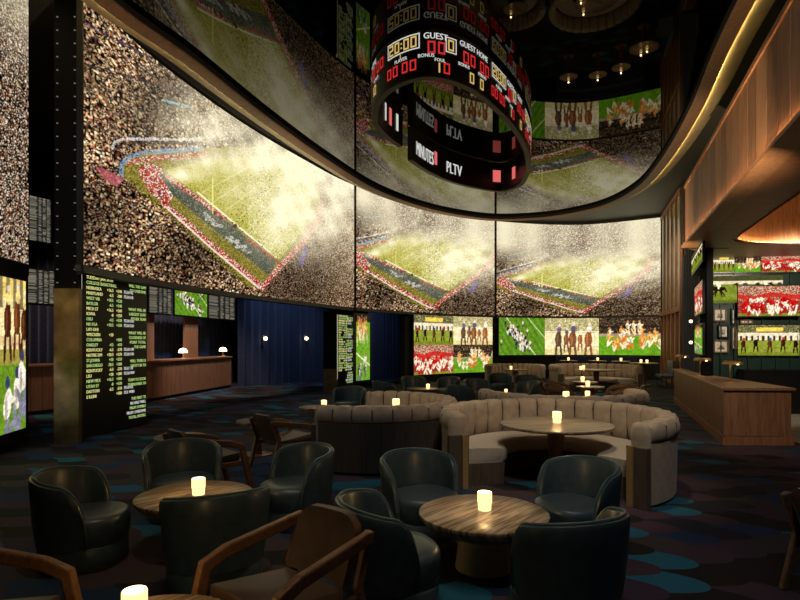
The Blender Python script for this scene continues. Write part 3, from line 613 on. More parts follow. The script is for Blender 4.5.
def curtain(label, path, z0, z1, amp=.07, wl=.26):
    P = Path(path); c = P.at(P.L/2); t = thing('curtain', label, 'curtain', (c[0], c[1], z0), 0, 'navy velvet curtains'); og = t.location
    n = int(P.L/wl*8); m = MB(); vs = []; ph = 0
    for k in range(n+1):
        s = P.L*k/n; p = P.at(s); nn = P.nrm(s); a = amp*math.sin(2*PI*s/wl+.7*math.sin(s*2.3))*(.7+.3*math.sin(s*5))
        for z in (z0, z0+(z1-z0)*.5, z1): vs.append((p[0]+nn[0]*a*(1.1 if z == z0 else .9), p[1]+nn[1]*a*(1.1 if z == z0 else .9), z))
    m.add(vs, [(k*3+i, (k+1)*3+i, (k+1)*3+i+1, k*3+i+1) for k in range(n) for i in (0, 1)])
    m.build('drape', 'bluecurt', t, og, smooth=True)
    MB().ribbon(offs(P.sub(0, P.L, 12), -.02), z1-.02, z1+.05, .05).build('rail', 'matt', t, og)
curtain('navy curtain behind the betting counter, left of the wooden posts', offs(CP.sub(0, CP.L*.47, 30), 1.25), 0, 4.6)
curtain('navy curtain behind the betting counter lamps', offs(CP.sub(CP.L*.48, CP.L*.985, 30)+[(-6.3, 24.9)], 1.25), 0, 4.6)
C1 = [(-6.55, 22.6), (-5.3, 24.2), (-4.15, 25.7), (-3.2, 26.6)]
curtain('wide navy curtain with two lit wall lights on it', spline(C1, 8), 0, 4.7, .11, .38)
curtain('navy curtain between the narrow upright screen and the four pictures', [(-1.45, 25.7), (.1, 29.0), (.5, 29.6)], 0, 4.6, .11, .38)
def sconce(label, x, y, z, nrm, group):
    t = thing('wall_sconce', label, 'wall light', (x, y, z), face(*nrm), group)
    MB().box((0, -.02, .0), (.06, .03, .22)).build('backplate', 'brass', t, bevel=.006)
    MB().tube([(0, 0, .06), (0, .05, .09), (0, .1, .06)], .009).build('arm', 'brass', t, smooth=True)
    MB().lathe([(.005, -.085), (.06, -.06), (.085, 0), (.07, .045), (.03, .075), (.012, .08)], 16, (0, .1, -.02)).build('bulb', 'sconce', t, smooth=True); return t
C1P = Path(spline(C1, 8))
for px, lb in ((262, 'round lit wall light on the left part of the wide navy curtain'), (303, 'round lit wall light on the right part of the wide navy curtain')):
    s = C1P.sof(px); p = C1P.at(s); n = C1P.nrm(s); sconce(lb, p[0]-n[0]*.14, p[1]-n[1]*.14, zat(338, p[1]), (-n[0], -n[1]), 'wall lights on the navy curtain')
# ------------------------------------------------------------------ scoreboard
SB = spline([(-.62, 12.2), (-.52, 11.25), (-.12, 10.45), (.52, 10.08), (1.25, 10.45), (1.95, 11.35), (2.72, 12.75), (3.35, 14.4), (3.68, 15.9), (3.72, 17.2), (3.2, 17.85), (2.3, 17.45), (1.4, 16.7), (.65, 15.65), (.2, 14.75)], 10)
left_piece = spline([(-.06, 13.75), (-.42, 12.95), (-.62, 12.2)], 8)
ring = left_piece[:-1]+SB
# the path runs near side left to right; outward is to its right hand
RB = Path(ring)
sb = thing('scoreboard', 'oval hanging scoreboard ring with red and yellow digits under the mirrored ceiling', 'scoreboard', (1.5, 14, 6.58)); og = sb.location
MB().ribbon(ring, 6.6, 7.47, .14).build('ring_band', 'black', sb, og, smooth=True)
MB().ribbon(offs(ring, .01), 6.575, 6.6, .12).build('lower_rim', 'greytrim', sb, og)
MB().ribbon(offs(ring, -.012), 7.40, 7.42, .01).build('upper_rim', 'greytrim', sb, og)
NM = {'textw': 'lettering', 'textr': 'digits', 'textd': 'digits', 'textp': 'light_panel'}
def on_ring(pts, side=1, off=.012):
    out = []
    for s, z in pts:
        p = RB.at(s); n = RB.nrm(s); d = -off if side > 0 else .14+off; out.append((p[0]+n[0]*d, p[1]+n[1]*d, z))
    return out
def ring_text(txt, s, z, size, mat='textw', side=1, stretch=1.0, bold=True):
    vs, fs = glyphs(txt, size)
    m = MB()
    for k in ((0, .05) if bold else (0,)):
        m.add(on_ring([(s+side*(v[0]*stretch+k*size), z+v[1]) for v in vs], side, .012+k*.02), fs)
    m.build(NM[mat], mat, sb, og)
def ring_digits(txt, s, z, w, h, t, gap, mat):
    for word in txt.split(' '):
        m = MB()
        for q in digits(word, s, z, w, h, t, gap): m.add(on_ring(q), [(0, 1, 2, 3)])
        m.build('digits', mat, sb, og); s += len(word)*(w+gap)+w*.45
def ring_box(s0, s1, z0, z1, t, mat='textw'):
    m = MB()
    for a, b, c, d in ((s0, s1, z0, z0+t), (s0, s1, z1-t, z1), (s0, s0+t, z0, z1), (s1-t, s1, z0, z1)):
        n = 4; vs = []
        for k in range(n+1): vs += [(a+(b-a)*k/n, c), (a+(b-a)*k/n, d)]
        m.add(on_ring(vs), [(2*k, 2*k+2, 2*k+3, 2*k+1) for k in range(n)])
    m.build('clock_box', mat, sb, og)
def ring_panel(s):
    ring_digits("20:00", s+.05, 7.14, .12, .2, .03, .035, 'textd'); ring_box(s, s+.76, 7.10, 7.38, .022)
    ring_digits("1", s+.30, 6.99, .06, .10, .018, .02, 'textd'); ring_text("PLAYER", s+.20, 6.955, .09)
    ring_digits("00 00", s-.02, 6.72, .13, .2, .03, .045, 'textr')
    ring_text("GUEST", s+.82, 7.26, .16, stretch=.95); ring_digits("00", s+.90, 7.0, .14, .22, .032, .05, 'textr')
    ring_digits("0", s+1.29, 7.1, .13, .2, .03, .03, 'textd'); ring_box(s+1.24, s+1.48, 7.06, 7.34, .02)
    ring_text("BONUS", s+.72, 6.93, .09); ring_text("FOUL", s+1.02, 6.86, .085); ring_digits("1", s+1.04, 6.66, .09, .18, .03, .03, 'textd'); ring_digits("0", s+1.2, 6.66, .13, .2, .03, .03, 'textr')
    return s+1.55
s0 = RB.sof(389, True)
# the sight line can meet the ring on its near left curve; search only the near part
near = [k for k in range(len(ring)) if ring[k][1] < 11.3 and ring[k][0] < 1.8]
g = [ring[k][0]-(389-HX)/F*ring[k][1] for k in near]; s0 = float(RB.s[near[int(np.argmin(np.abs(g)))]])
ring_digits("00 00", s0-.95, 7.08, .14, .2, .03, .05, 'textr'); ring_text("HOME", s0-.95, 7.32, .14); ring_text("BONUS", s0-.72, 6.97, .09); ring_digits("10", s0-.85, 6.72, .12, .19, .03, .04, 'textd')
ring_text("HOME", s0-1.6, 7.26, .15); ring_digits("00", s0-1.6, 6.98, .14, .22, .032, .05, 'textr')
e = ring_panel(s0)
ring_text("GUEST HOME", e, 7.27, .15); ring_digits("00", e+.1, 6.98, .15, .22, .032, .05, 'textr'); ring_digits("00", e+.62, 6.98, .15, .22, .032, .05, 'textr')
ring_text("BONUS", e-.03, 6.90, .09); ring_text("PERIOD", e+.55, 6.90, .09); ring_digits("0", e+.28, 6.66, .13, .2, .03, .03, 'textd'); ring_digits("0", e+.62, 6.66, .13, .2, .03, .03, 'textd')
e = ring_panel(e+1.12)
ring_text("GUEST", e+.05, 7.27, .15); ring_digits("00 00", e+.05, 6.98, .15, .22, .032, .05, 'textr'); ring_digits("10", e+.2, 6.68, .13, .2, .03, .03, 'textd')
ring_panel(e+.95)
# inner face of the far side: white words and glowing red panels
def far_s(px):
    for k in range(len(ring)-1, 0, -1):
        if (ring[k][0]-(px-HX)/F*ring[k][1])*(ring[k-1][0]-(px-HX)/F*ring[k-1][1]) <= 0 and ring[k][1] > 13.2: return float(RB.s[k])
    return float(RB.L-.5)
for px, tx, sz, st in ((411, "MINUTES", .52, .52), (443, "PLTV", .46, .75)): ring_text(tx, far_s(px), 6.80, sz, 'textw', -1, st)
for px, w in ((432, .16), (491, .36), (516, .2)):
    s = far_s(px); MB().add(on_ring([(s, 6.85), (s-w, 6.85), (s-w, 7.22), (s, 7.22)], -1), [(0, 1, 2, 3)]).build('light_panel', 'textp', sb, og)
for px, w, mt in ((386, .14, 'textp'), (380, .10, 'textw'), (393.5, .12, 'textw')):
    k = min(range(len(left_piece)), key=lambda k: abs(left_piece[k][0]-(px-HX)/F*left_piece[k][1])); s = float(RB.s[k]); MB().add(on_ring([(s, 6.85), (s+w, 6.85), (s+w, 7.25), (s, 7.25)], -1), [(0, 1, 2, 3)]).build('light_panel', mt, sb, og)
# ================================================================== RIGHT SIDE: fascia, soffit, alcove, bar
DIRX = .352
def fx(D, off=0): return 6.67+DIRX*(D-13.1)+off
ZF0, ZF1 = 4.0, 5.45
fa = [MB(), MB(), MB()]; D = 13.1; n = 0
while D > 1.0:
    w = .42; a, b = (fx(D), D), (fx(D-w+.016), D-w+.016); fa[(n*n+n//2) % 3].ribbon([b, a], ZF0+.12, ZF1-.07, -.06); D -= w; n += 1
tr = struct(fa[0].build('trim_2', 'panel')); fa[1].build('upright_boards', 'panel2', tr); fa[2].build('upright_boards', 'panel3', tr)
MB().ribbon([(fx(1.0, .07), 1.0), (fx(13.1, .07), 13.1)], ZF0+.02, ZF1-.02, -.15).build('backing', 'darkwood', tr)
MB().ribbon([(fx(1.0, -.09), 1.0), (fx(13.12, -.09), 13.12)], ZF0, ZF0+.055, -.3).build('lower_ledge', 'panel', tr)
MB().ribbon([(fx(1.0, -.03), 1.0), (fx(13.12, -.03), 13.12)], ZF1-.07, ZF1, -.2).build('upper_rail', 'panel', tr)
MB().ribbon([(fx(1.0, -.035), 1.0), (fx(13.05, -.035), 13.05)], ZF0+.056, ZF0+.075, -.022).build('ledge_light', 'ledge', tr)
MB().box((fx(13.1)+.5, 13.16, (ZF0+ZF1)/2), (1.1, .1, ZF1-ZF0)).build('end_board', 'matt', tr)
# soffit with oval coffer
WA, WB = (7.9, 14.75), (12.5, 14.05)
def poly_with_hole(outer, hole, z):
    import bmesh
    bm = bmesh.new(); eds = []
    for loop in (outer, hole):
        vs = [bm.verts.new((p[0], p[1], z)) for p in loop]; eds += [bm.edges.new((vs[i], vs[(i+1) % len(vs)])) for i in range(len(vs))]
    bmesh.ops.triangle_fill(bm, use_beauty=True, edges=eds)
    m = MB(); bm.verts.ensure_lookup_table(); bm.verts.index_update(); m.add([v.co[:] for v in bm.verts], [tuple(v.index for v in f.verts) for f in bm.faces]); bm.free(); return m
co = [(5.62, 7.6), (6.15, 9.2), (6.75, 11.0), (7.02, 11.75), (7.35, 12.25), (8.0, 12.55), (9.2, 12.5), (10.4, 11.8), (11.0, 10.0), (10.6, 7.6), (9.6, 5.2), (8.4, 3.4), (6.6, 3.0), (5.2, 4.0), (5.0, 5.8)]
co = spline(co, 5, True)
so = struct(poly_with_hole([(fx(1.0, -.02), 1.0), (15.4, 1.0), (15.4, 14.0), WB, WA, (fx(13.1, .9), 13.9), (fx(13.1, -.02), 13.1)], co, ZF0+.004).build('ceiling', 'soffit'))
m = MB(); nn = len(co); m.add([(*p, ZF0+.004) for p in co]+[(*p, 5.6) for p in co], [(i, (i+1) % nn, nn+(i+1) % nn, nn+i) for i in range(nn)]); m.build('coffer_wall', 'panel', so, smooth=True)
MB().prism(grow(co, .05), 5.6, 5.65).build('coffer_top', 'darkwood', so)
rim = grow(co, -.07); m = MB(); m.add([(*p, ZF0+.03) for p in co]+[(*p, ZF0+.03) for p in rim]+[(*p, ZF0) for p in rim], [(i, (i+1) % nn, nn+(i+1) % nn, nn+i) for i in range(nn)]+[(nn+i, nn+(i+1) % nn, 2*nn+(i+1) % nn, 2*nn+i) for i in range(nn)]); m.build('coffer_rim', 'panel', so)
gl = grow(co, -.03); m = MB(); gl2 = grow(co, -.055); m.add([(*p, ZF0+.034) for p in gl]+[(*p, ZF0+.034) for p in gl2], [(i, (i+1) % nn, nn+(i+1) % nn, nn+i) for i in range(nn)]); m.build('coffer_light', 'ledge', so)
# upper dark wall above the fascia
struct(MB().ribbon([(fx(1.0, 2.0), 1.0), (fx(17.5, 2.0), 17.5)], ZF1, 7.9, -.15).build('wall_right', 'dwall'))
# alcove back wall
AW = Path([WA, WB])
wl = struct(MB().ribbon([WA, WB], 0, ZF0, .15).build('wall_right', 'greenwall'))
m = MB()
for k in range(14):
    p = AW.at(AW.L*(k+.5)/14); m.box((p[0], p[1]-.015, 2.0), (.03, .05, 3.95), math.atan2(WB[1]-WA[1], WB[0]-WA[0]))
m.build('batten', 'greenwall', wl)
struct(MB().add([(6.9, 9.0, .006), (15, 7.0, .006), (15, 14.0, .006), (12.5, 14.05, .006), (8.0, 14.7, .006)], [(0, 1, 2, 3, 4)]).build('floor', 'tile'))
def on_wall(px, A=WA, B=WB): return hit(px, A, B)
def wall_screen(label, x0, x1, y0, y1, kind, seed, off=.05, name='television', w=100, h=66, crop=None, group='televisions in the bar alcove'):
    a, b = hit(x0, *[offs([WA, WB], -off)[i] for i in (0, 1)]), hit(x1, *[offs([WA, WB], -off)[i] for i in (0, 1)]); D = (a[1]+b[1])/2
    z0, z1 = zat(y1, D), zat(y0, D); t = thing(name, label, 'television', ((a[0]+b[0])/2, D, z0-.03), 0, group); og = t.location
    MB().ribbon(offs([a, b], .01), z0-.03, z1+.03, off-.02 if off < .1 else .05).build('frame', 'black', t, og)
    img = pic(kind, w, h, seed)
    display('display', [a, b], z0, z1, img, t, og)
wall_screen('television of racehorses at the top left of the green alcove wall', 713, 734.4, 256, 272, 'gate', 41, w=60, h=44)
wall_screen('dim rugby television in the top row, second from the black bar post', 735, 760.6, 255.8, 272, 'rugby', 42, w=60, h=44)
wall_screen('television of a crowded race start at the top right of the green wall', 761.3, 812, 255, 272, 'redteam', 43, w=90, h=44)
wall_screen('television of dark horses on grass behind the larger red football television', 713, 783, 275.5, 302.5, 'paddock', 44, w=110, h=60)
wall_screen('large television of red and white football players on the green wall', 738, 800, 286, 316, 'redteam', 45, off=.16, w=110, h=70)
wall_screen('large television of horses at a white starting gate, lowest on the green wall', 738, 799.5, 325, 355.5, 'gate', 46, w=110, h=70)
def picture(label, x0, x1, y0, y1, seed, fr='framewood', dx=0):
    A2, B2 = offs([WA, WB], -.035); a, b = hit(x0, A2, B2), hit(x1, A2, B2); D = (a[1]+b[1])/2; z0, z1 = zat(y1, D), zat(y0, D)
    t = thing('framed_picture', label, 'picture', ((a[0]+b[0])/2, D, z0), 0, 'framed pictures on the green alcove wall'); og = t.location
    w = math.dist(a, b); rz = math.atan2(b[1]-a[1], b[0]-a[0]); c = ((a[0]+b[0])/2, D)
    m = MB(); fw = .035
    for q in ((0, z0+fw/2, w, fw), (0, z1-fw/2, w, fw)): m.box((c[0], c[1], q[1]), (q[2], .035, q[3]), rz)
    for sg in (-1, 1): m.box((c[0]+sg*(w/2-fw/2)*math.cos(rz), c[1]+sg*(w/2-fw/2)*math.sin(rz), (z0+z1)/2), (fw, .035, z1-z0), rz)
    m.build('frame', fr, t, og)
    MB().box((c[0], c[1]+.008, (z0+z1)/2), (w-fw, .012, z1-z0-fw), rz).build('mount', 'white', t, og)
    e = .09; ca, cb = (c[0]-math.cos(rz)*(w/2-e), c[1]-math.sin(rz)*(w/2-e)-.003), (c[0]+math.cos(rz)*(w/2-e), c[1]+math.sin(rz)*(w/2-e)-.003)
    display('photo', [ca, cb], z0+e, z1-e, pic('bw', 30, 30, seed), t, og, 'print')
m, nt, b = newmat('printed photograph'); a = nt.nodes.new('ShaderNodeAttribute'); a.attribute_name = 'picture'; nt.links.new(a.outputs['Color'], b.inputs['Base Color']); b.inputs['Roughness'].default_value = .6; MT['print'] = m
picture('white picture of a figure, topmost beside the black bar post', 713.4, 726.6, 308.5, 321.5, 51)
picture('tall narrow framed picture left of the red football television', 731, 736.8, 308.5, 324.5, 52, 'black')
picture('wide framed picture just under the red football television', 740, 753, 319.6, 324.0, 53)
picture('small dark framed portrait in the middle of the alcove picture group', 718, 728.5, 325, 338, 54, 'black')
picture('tall thin framed picture left of the starting gate television', 731.5, 737, 327, 349, 55)
picture('large lowest framed picture of dark figures beside the black bar post', 713.4, 728.4, 340, 353, 56)
# curtain wall with three slim screens, wall lights
KA, KB = (10.85, 21.5), (7.92, 14.85)
curtain('navy curtain wall beyond the bar, left of the black bar post', [KA, KB], 0, 4.9, .05, .28)
K2 = offs([KA, KB], -.16)
def side_screen(label, x0, x1, y0, y1, kind, seed):
    a, b = hit(x0, *K2), hit(x1, *K2); D = (a[1]+b[1])/2; z0, z1 = zat(y1, D), zat(y0, D); t = thing('television', label, 'television', ((a[0]+b[0])/2, D, z0-.03), 0, 'slim televisions on the curtain wall'); og = t.location
    MB().ribbon(offs([a, b], .01), z0-.03, z1+.03, .05).build('frame', 'black', t, og); display('display', [a, b], z0, z1, pic(kind, 60, 60, seed), t, og)
side_screen('slim television at the top of the navy curtain wall, just under the fascia', 691.5, 702, 250, 268, 'paddock', 61)
side_screen('slim television of red players in the middle of the navy curtain wall', 694.5, 702, 285, 314, 'redteam', 62)
side_screen('slim upright television of green pitch, lowest on the navy curtain wall', 694.5, 702, 325.5, 353, 'portrait', 63)
for py, lb in ((321, 'upper round wall light on the navy curtain beyond the bar'), (342, 'lower round wall light on the navy curtain beyond the bar')):
    p = hit(692, *offs([KA, KB], -.14)); sconce(lb, p[0], p[1], zat(py, p[1]), (-.9, -.4), 'wall lights beyond the bar').scale = (.5, .5, .5)
# panelled side wall of wood frames and misted panes
SA, SB2 = (12.45, 26.6), (10.85, 21.55)
sw = struct(MB().ribbon([SA, SB2], 0, 7.75, .12).build('wall_right', 'darkwood'))
SP = Path([SA, SB2]); m = MB(); mp = MB()
for k in range(6): p = SP.at(SP.L*k/5); m.box((p[0]-.05, p[1]-.02, 3.87), (.12, .1, 7.74), math.atan2(SB2[1]-SA[1], SB2[0]-SA[0]))
for z in (.15, 3.1, 7.65): m.ribbon(offs([SA, SB2], -.1), z-.1, z+.1, .1)
m.build('wood_frame', 'redwood', sw)
MB().ribbon(offs([SA, SB2], -.03), 3.2, 7.55, .02).build('pane', 'pane', sw)
# bar
bar = thing('bar_counter', 'long walnut bar counter with upright boards, brass lamps on top', 'bar', (6.6, 11, 0)); og = bar.location
fl = lambda D: 5.67+.366*(D-9.8)
front = [(fl(9.8), 9.8), (fl(16.9), 16.9)]; foot = [(fl(9.8), 9.8), (6.84, 9.76), (7.47, 13.4), (7.72, 14.55), (8.5, 16.85), (fl(16.9), 16.9)]
def inset(poly, d):
    g = grow(poly, -d); return g
core = [(5.79, 9.9), (6.75, 9.87), (7.36, 13.3), (7.6, 14.5), (8.35, 16.75), (8.25, 16.75)]; MB().prism(core, .0, .95).build('body', 'darkwood', bar, og)
FP_ = Path(front); m = MB(); n = 34
for k in range(n):
    a, b = FP_.at(FP_.L*k/n+.012), FP_.at(FP_.L*(k+1)/n-.012); m.ribbon([a, b], .16, .94, -.045)
for k in range(1):
    m.ribbon([(6.82, 9.765), (fl(9.8)+.01, 9.80)], .16, .94, -.045)
m.build('front_panel', 'barwood', bar, og)
m = MB(); m.ribbon([(fl(9.8)-.03, 9.77), (fl(16.9)-.03, 16.9)], .0, .15, -.06); m.ribbon([(6.86, 9.735), (fl(9.8)-.03, 9.77)], .0, .15, -.06); m.build('plinth', 'redwood', bar, og)
MB().prism([(5.63, 9.76), (6.88, 9.72), (7.5, 13.4), (7.75, 14.5), (8.52, 16.85), (8.22, 16.92)], .95, 1.0).build('bar_top', 'barwood', bar, og, bevel=.01)
def bar_lamp(label, x, y):
    t = thing('bar_lamp', label, 'lamp', (x, y, 1.0), R(-70), 'brass lamps on the bar')
    MB().lathe([(.09, 0), (.09, .014), (.02, .024), (.014, .03)], 18).build('lamp_base', 'brass', t, smooth=True)
    MB().tube([(0, 0, .02), (0, 0, .30), (0, .015, .36), (0, .05, .40)], .014, 8).build('stem', 'brass', t, smooth=True)
    m = MB(); rings = []
    for k in range(9):
        a = PI*k/8; rings.append([(x_, .06-.085*math.cos(a), .36+.075*math.sin(a)) for x_ in (-.14, .14)])
    m.loft(rings, cap=False, closed=False); sh = m.build('lamp_shade', 'brass', t, smooth=True); md = sh.modifiers.new('thickness', 'SOLIDIFY'); md.thickness = .008
    MB().box((0, .06, .365), (.2, .05, .015)).build('bulb', 'lampglow', t); t.scale = (1.15, 1.15, 1.0)
for px, D, lb in ((730, 10.9, 'nearest brass lamp on the walnut bar, largest of the three'), (700, 13.0, 'middle brass lamp on the walnut bar, near the black post'), (680.3, 16.12, 'farthest brass lamp on the walnut bar')):
    bar_lamp(lb, xat(px, D), D)
column('square black post rising from the walnut bar to the wooden soffit', 7.28, 13.3, .2, .2, R(18), 1.0, 4.0, .0)
# back counter against the green wall
t = thing('back_counter', 'low dark counter along the green alcove wall under the televisions', 'counter', (9.4, 14.0, 0)); og = t.location
P = [hit(744, (8, 14.25), (12, 13.65)), (11.8, 13.68)]
MB().ribbon(P, 0, 1.05, -.02).build('front_panel', 'black', t, og); MB().ribbon(offs(P, .02), 0, 1.04, .38).build('body', 'matt', t, og); MB().ribbon(offs(P, -.03), 1.05, 1.1, .45).build('worktop', 'black', t, og)
# ================================================================== FURNITURE
def shell_profile(a):                                    # top height of the wrap-around back at angle a (degrees from its middle)
    if a < 82: return .755-.05*(a/82)**2
    t = min(1, (a-82)/36); return .705-.43*(1-math.sqrt(max(0, 1-t*t)))
def make_barrel(label, loc, rz, group):
    t = thing('barrel_chair', label, 'chair', loc, rz, group)
    rings = []; rimpts = []
    for k in range(53):
        th = -118+236*k/52; h = shell_profile(abs(th)); a = R(th); zb = .19; hh = max(.05, h-zb)
        prof = [(.335, zb), (.362, zb+hh*.35), (.378, zb+hh*.75), (.385, h-.035), (.378, h-.010), (.352, h), (.326, h-.010), (.318, h-.04), (.312, zb+hh*.6), (.30, zb+hh*.2), (.295, zb)]
        rings.append([(r*math.sin(a), -r*math.cos(a)*1.0, z) for r, z in prof]); rimpts.append((.352*math.sin(a), -.352*math.cos(a), h+.002))
    MB().loft(rings).build('backrest', 'green', t, smooth=True)
    a0, a1 = R(-118), R(118)
    MB().tube([(.352*math.sin(a0), -.352*math.cos(a0), .22)]+rimpts+[(.352*math.sin(a1), -.352*math.cos(a1), .22)], .011, 6).build('piping', 'greenpipe', t, smooth=True)
    def oval(rx, ry, cy, z, n=40, e=2.5):
        out = []
        for i in range(n):
            a = 2*PI*i/n; c, s = math.cos(a), math.sin(a); out.append((rx*math.copysign(abs(c)**(2/e), c), cy+ry*math.copysign(abs(s)**(2/e), s), z))
        return out
    MB().loft([oval(.285, .31, .08, .19), oval(.295, .322, .083, .22), oval(.298, .325, .083, .36), oval(.29, .317, .083, .395), oval(.262, .288, .083, .415), oval(.18, .2, .083, .424)]).build('seat', 'green', t, smooth=True)
    MB().loft([oval(.315, .335, .04, .0), oval(.325, .345, .04, .02), oval(.33, .35, .04, .175), oval(.32, .34, .04, .19)]).build('base', 'green', t, smooth=True)
    t.scale = (1.03, .91, .975)
    return t
T1, T2, T3 = (.665, 4.46), (-1.82, 4.97), (-1.17, 2.54)
spots = [  # x, y, aim, label, group
 (.19, 5.28, T1, 'green leather barrel chair behind the zebra grain table, left of its candle'),
 (1.56, 4.95, T1, 'green leather barrel chair in front of the large beige booth, right of the table'),
 (1.09, 3.62, T1, 'green leather barrel chair in the foreground at right, its back turned to us'),
 (-.10, 3.86, (3, 4.6), 'green leather barrel chair beside the brown armchair, facing the zebra grain table'),
 (-2.27, 5.85, T2, 'green leather barrel chair behind the left round table, facing us'),
 (-1.02, 5.62, T2, 'green leather barrel chair with swept arm, right of the left round table'),
 (-2.64, 4.62, (0, 5.15), 'green leather barrel chair farthest left, seen from its side'),
 (-1.37, 4.18, T2, 'green leather barrel chair hiding the left round table, its back turned to us')]
G0 = 'green barrel chairs round the near tables'
ch0 = None
for x, y, aim, lb in spots:
    rz = face(aim[0]-x, aim[1]-y)
    if ch0 is None: ch0 = make_barrel(lb, (x, y, 0), rz, G0)
    else: dup(ch0, lb, (x, y, 0), rz, G0)
MA, MB_, MC = (.72, 16.3), (2.55, 14.9), (-.95, 14.2)
far = [(-1.2, 13.2, (-.3, -1), 'dark barrel chair farthest left among the distant ones, below the narrow upright screen'), (-.42, 15.5, MA, 'distant dark barrel chair below the middle navy curtain'), (.42, 17.3, MA, 'distant dark barrel chair below the left edge of the four picture wall'),
 (1.45, 17.0, MA, 'distant dark barrel chair below the red players picture'), (1.55, 14.1, MB_, 'distant dark barrel chair just behind the left beige booth'), (2.2, 16.0, MB_, 'distant dark barrel chair left of the smaller distant candle'),
 (3.35, 18.8, (-.2, -1), 'rearmost dark barrel chair before the left distant booth'), (3.45, 15.3, MB_, 'distant dark barrel chair right of the smaller distant candle'), (4.05, 17.9, (-.4, -1), 'distant dark barrel chair before the gap between two distant booths')]
for x, y, aim, lb in far: dup(ch0, lb, (x, y, 0), face(aim[0]-x, aim[1]-y) if aim[1] > 0 else face(*aim), 'distant dark barrel chairs')
# low round tables
def low_table(label, x, y, r, mat='top1', h=.45, group='low round tables'):
    t = thing('cocktail_table', label, 'table', (x, y, 0), 0, group)
    MB().lathe([(r*.55, h-.16), (r*.76, h-.125), (r*.93, h-.07), (r*.985, h-.04), (r, h-.015), (r*.995, h-.004), (r*.98, h), (r*.5, h), (.001, h)], 64).build('tabletop', mat, t, smooth=True)
    MB().lathe([(.215, 0), (.225, .01), (.20, .2), (.175, h-.16), (.17, h-.158)], 40).build('base', 'gold', t, smooth=True)
    return t
low_table('round zebra grain low table in the middle foreground with pale base', *T1, .515)
low_table('round zebra grain low table at left, half hidden by a chair', *T2, .50)
low_table('round zebra grain low table cut off by the bottom edge at left', *T3, .47)
cand0 = None
def candle(label, x, y, z, group='glowing candle holders', s=1.0):
    global cand0
    if cand0 is None:
        t = thing('candle_holder', label, 'candle', (x, y, z), 0, group)
        MB().lathe([(.045, 0), (.052, .004), (.054, .055), (.054, .062), (.059, .064), (.059, .14), (.056, .146)], 24).build('glass', 'candle', t, smooth=True)
        MB().lathe([(.054, .146), (.048, .147), (.045, .1462), (.001, .1462)], 24).build('flame_glow', 'flame', t, smooth=True)
        cand0 = t; return t
    t = dup(cand0, label, (x, y, z), 0, group); t.scale = (s, s, s); return t
candle('glowing candle holder on the middle foreground zebra grain table', .68, 4.50, .45)
candle('glowing candle holder on the half hidden left round table', xat(198.5, 4.95), 4.95, .45)
candle('glowing candle holder cut by the bottom edge at lower left', xat(134.5, 2.72), 2.72, .45)
low_table('small low table among the distant dark barrel chairs, under the four pictures', *MA, .42, 'top2', .45, 'distant low tables'); candle('tiny candle among the distant barrel chairs under the four pictures', xat(428, 16.2), 16.2, .45, s=.9)
low_table('small low table behind the beige booths, among distant dark chairs', *MB_, .40, 'top2', .45, 'distant low tables'); candle('tiny dim candle behind the beige booths at centre', xat(506, 14.8), 14.8, .45, s=.7)
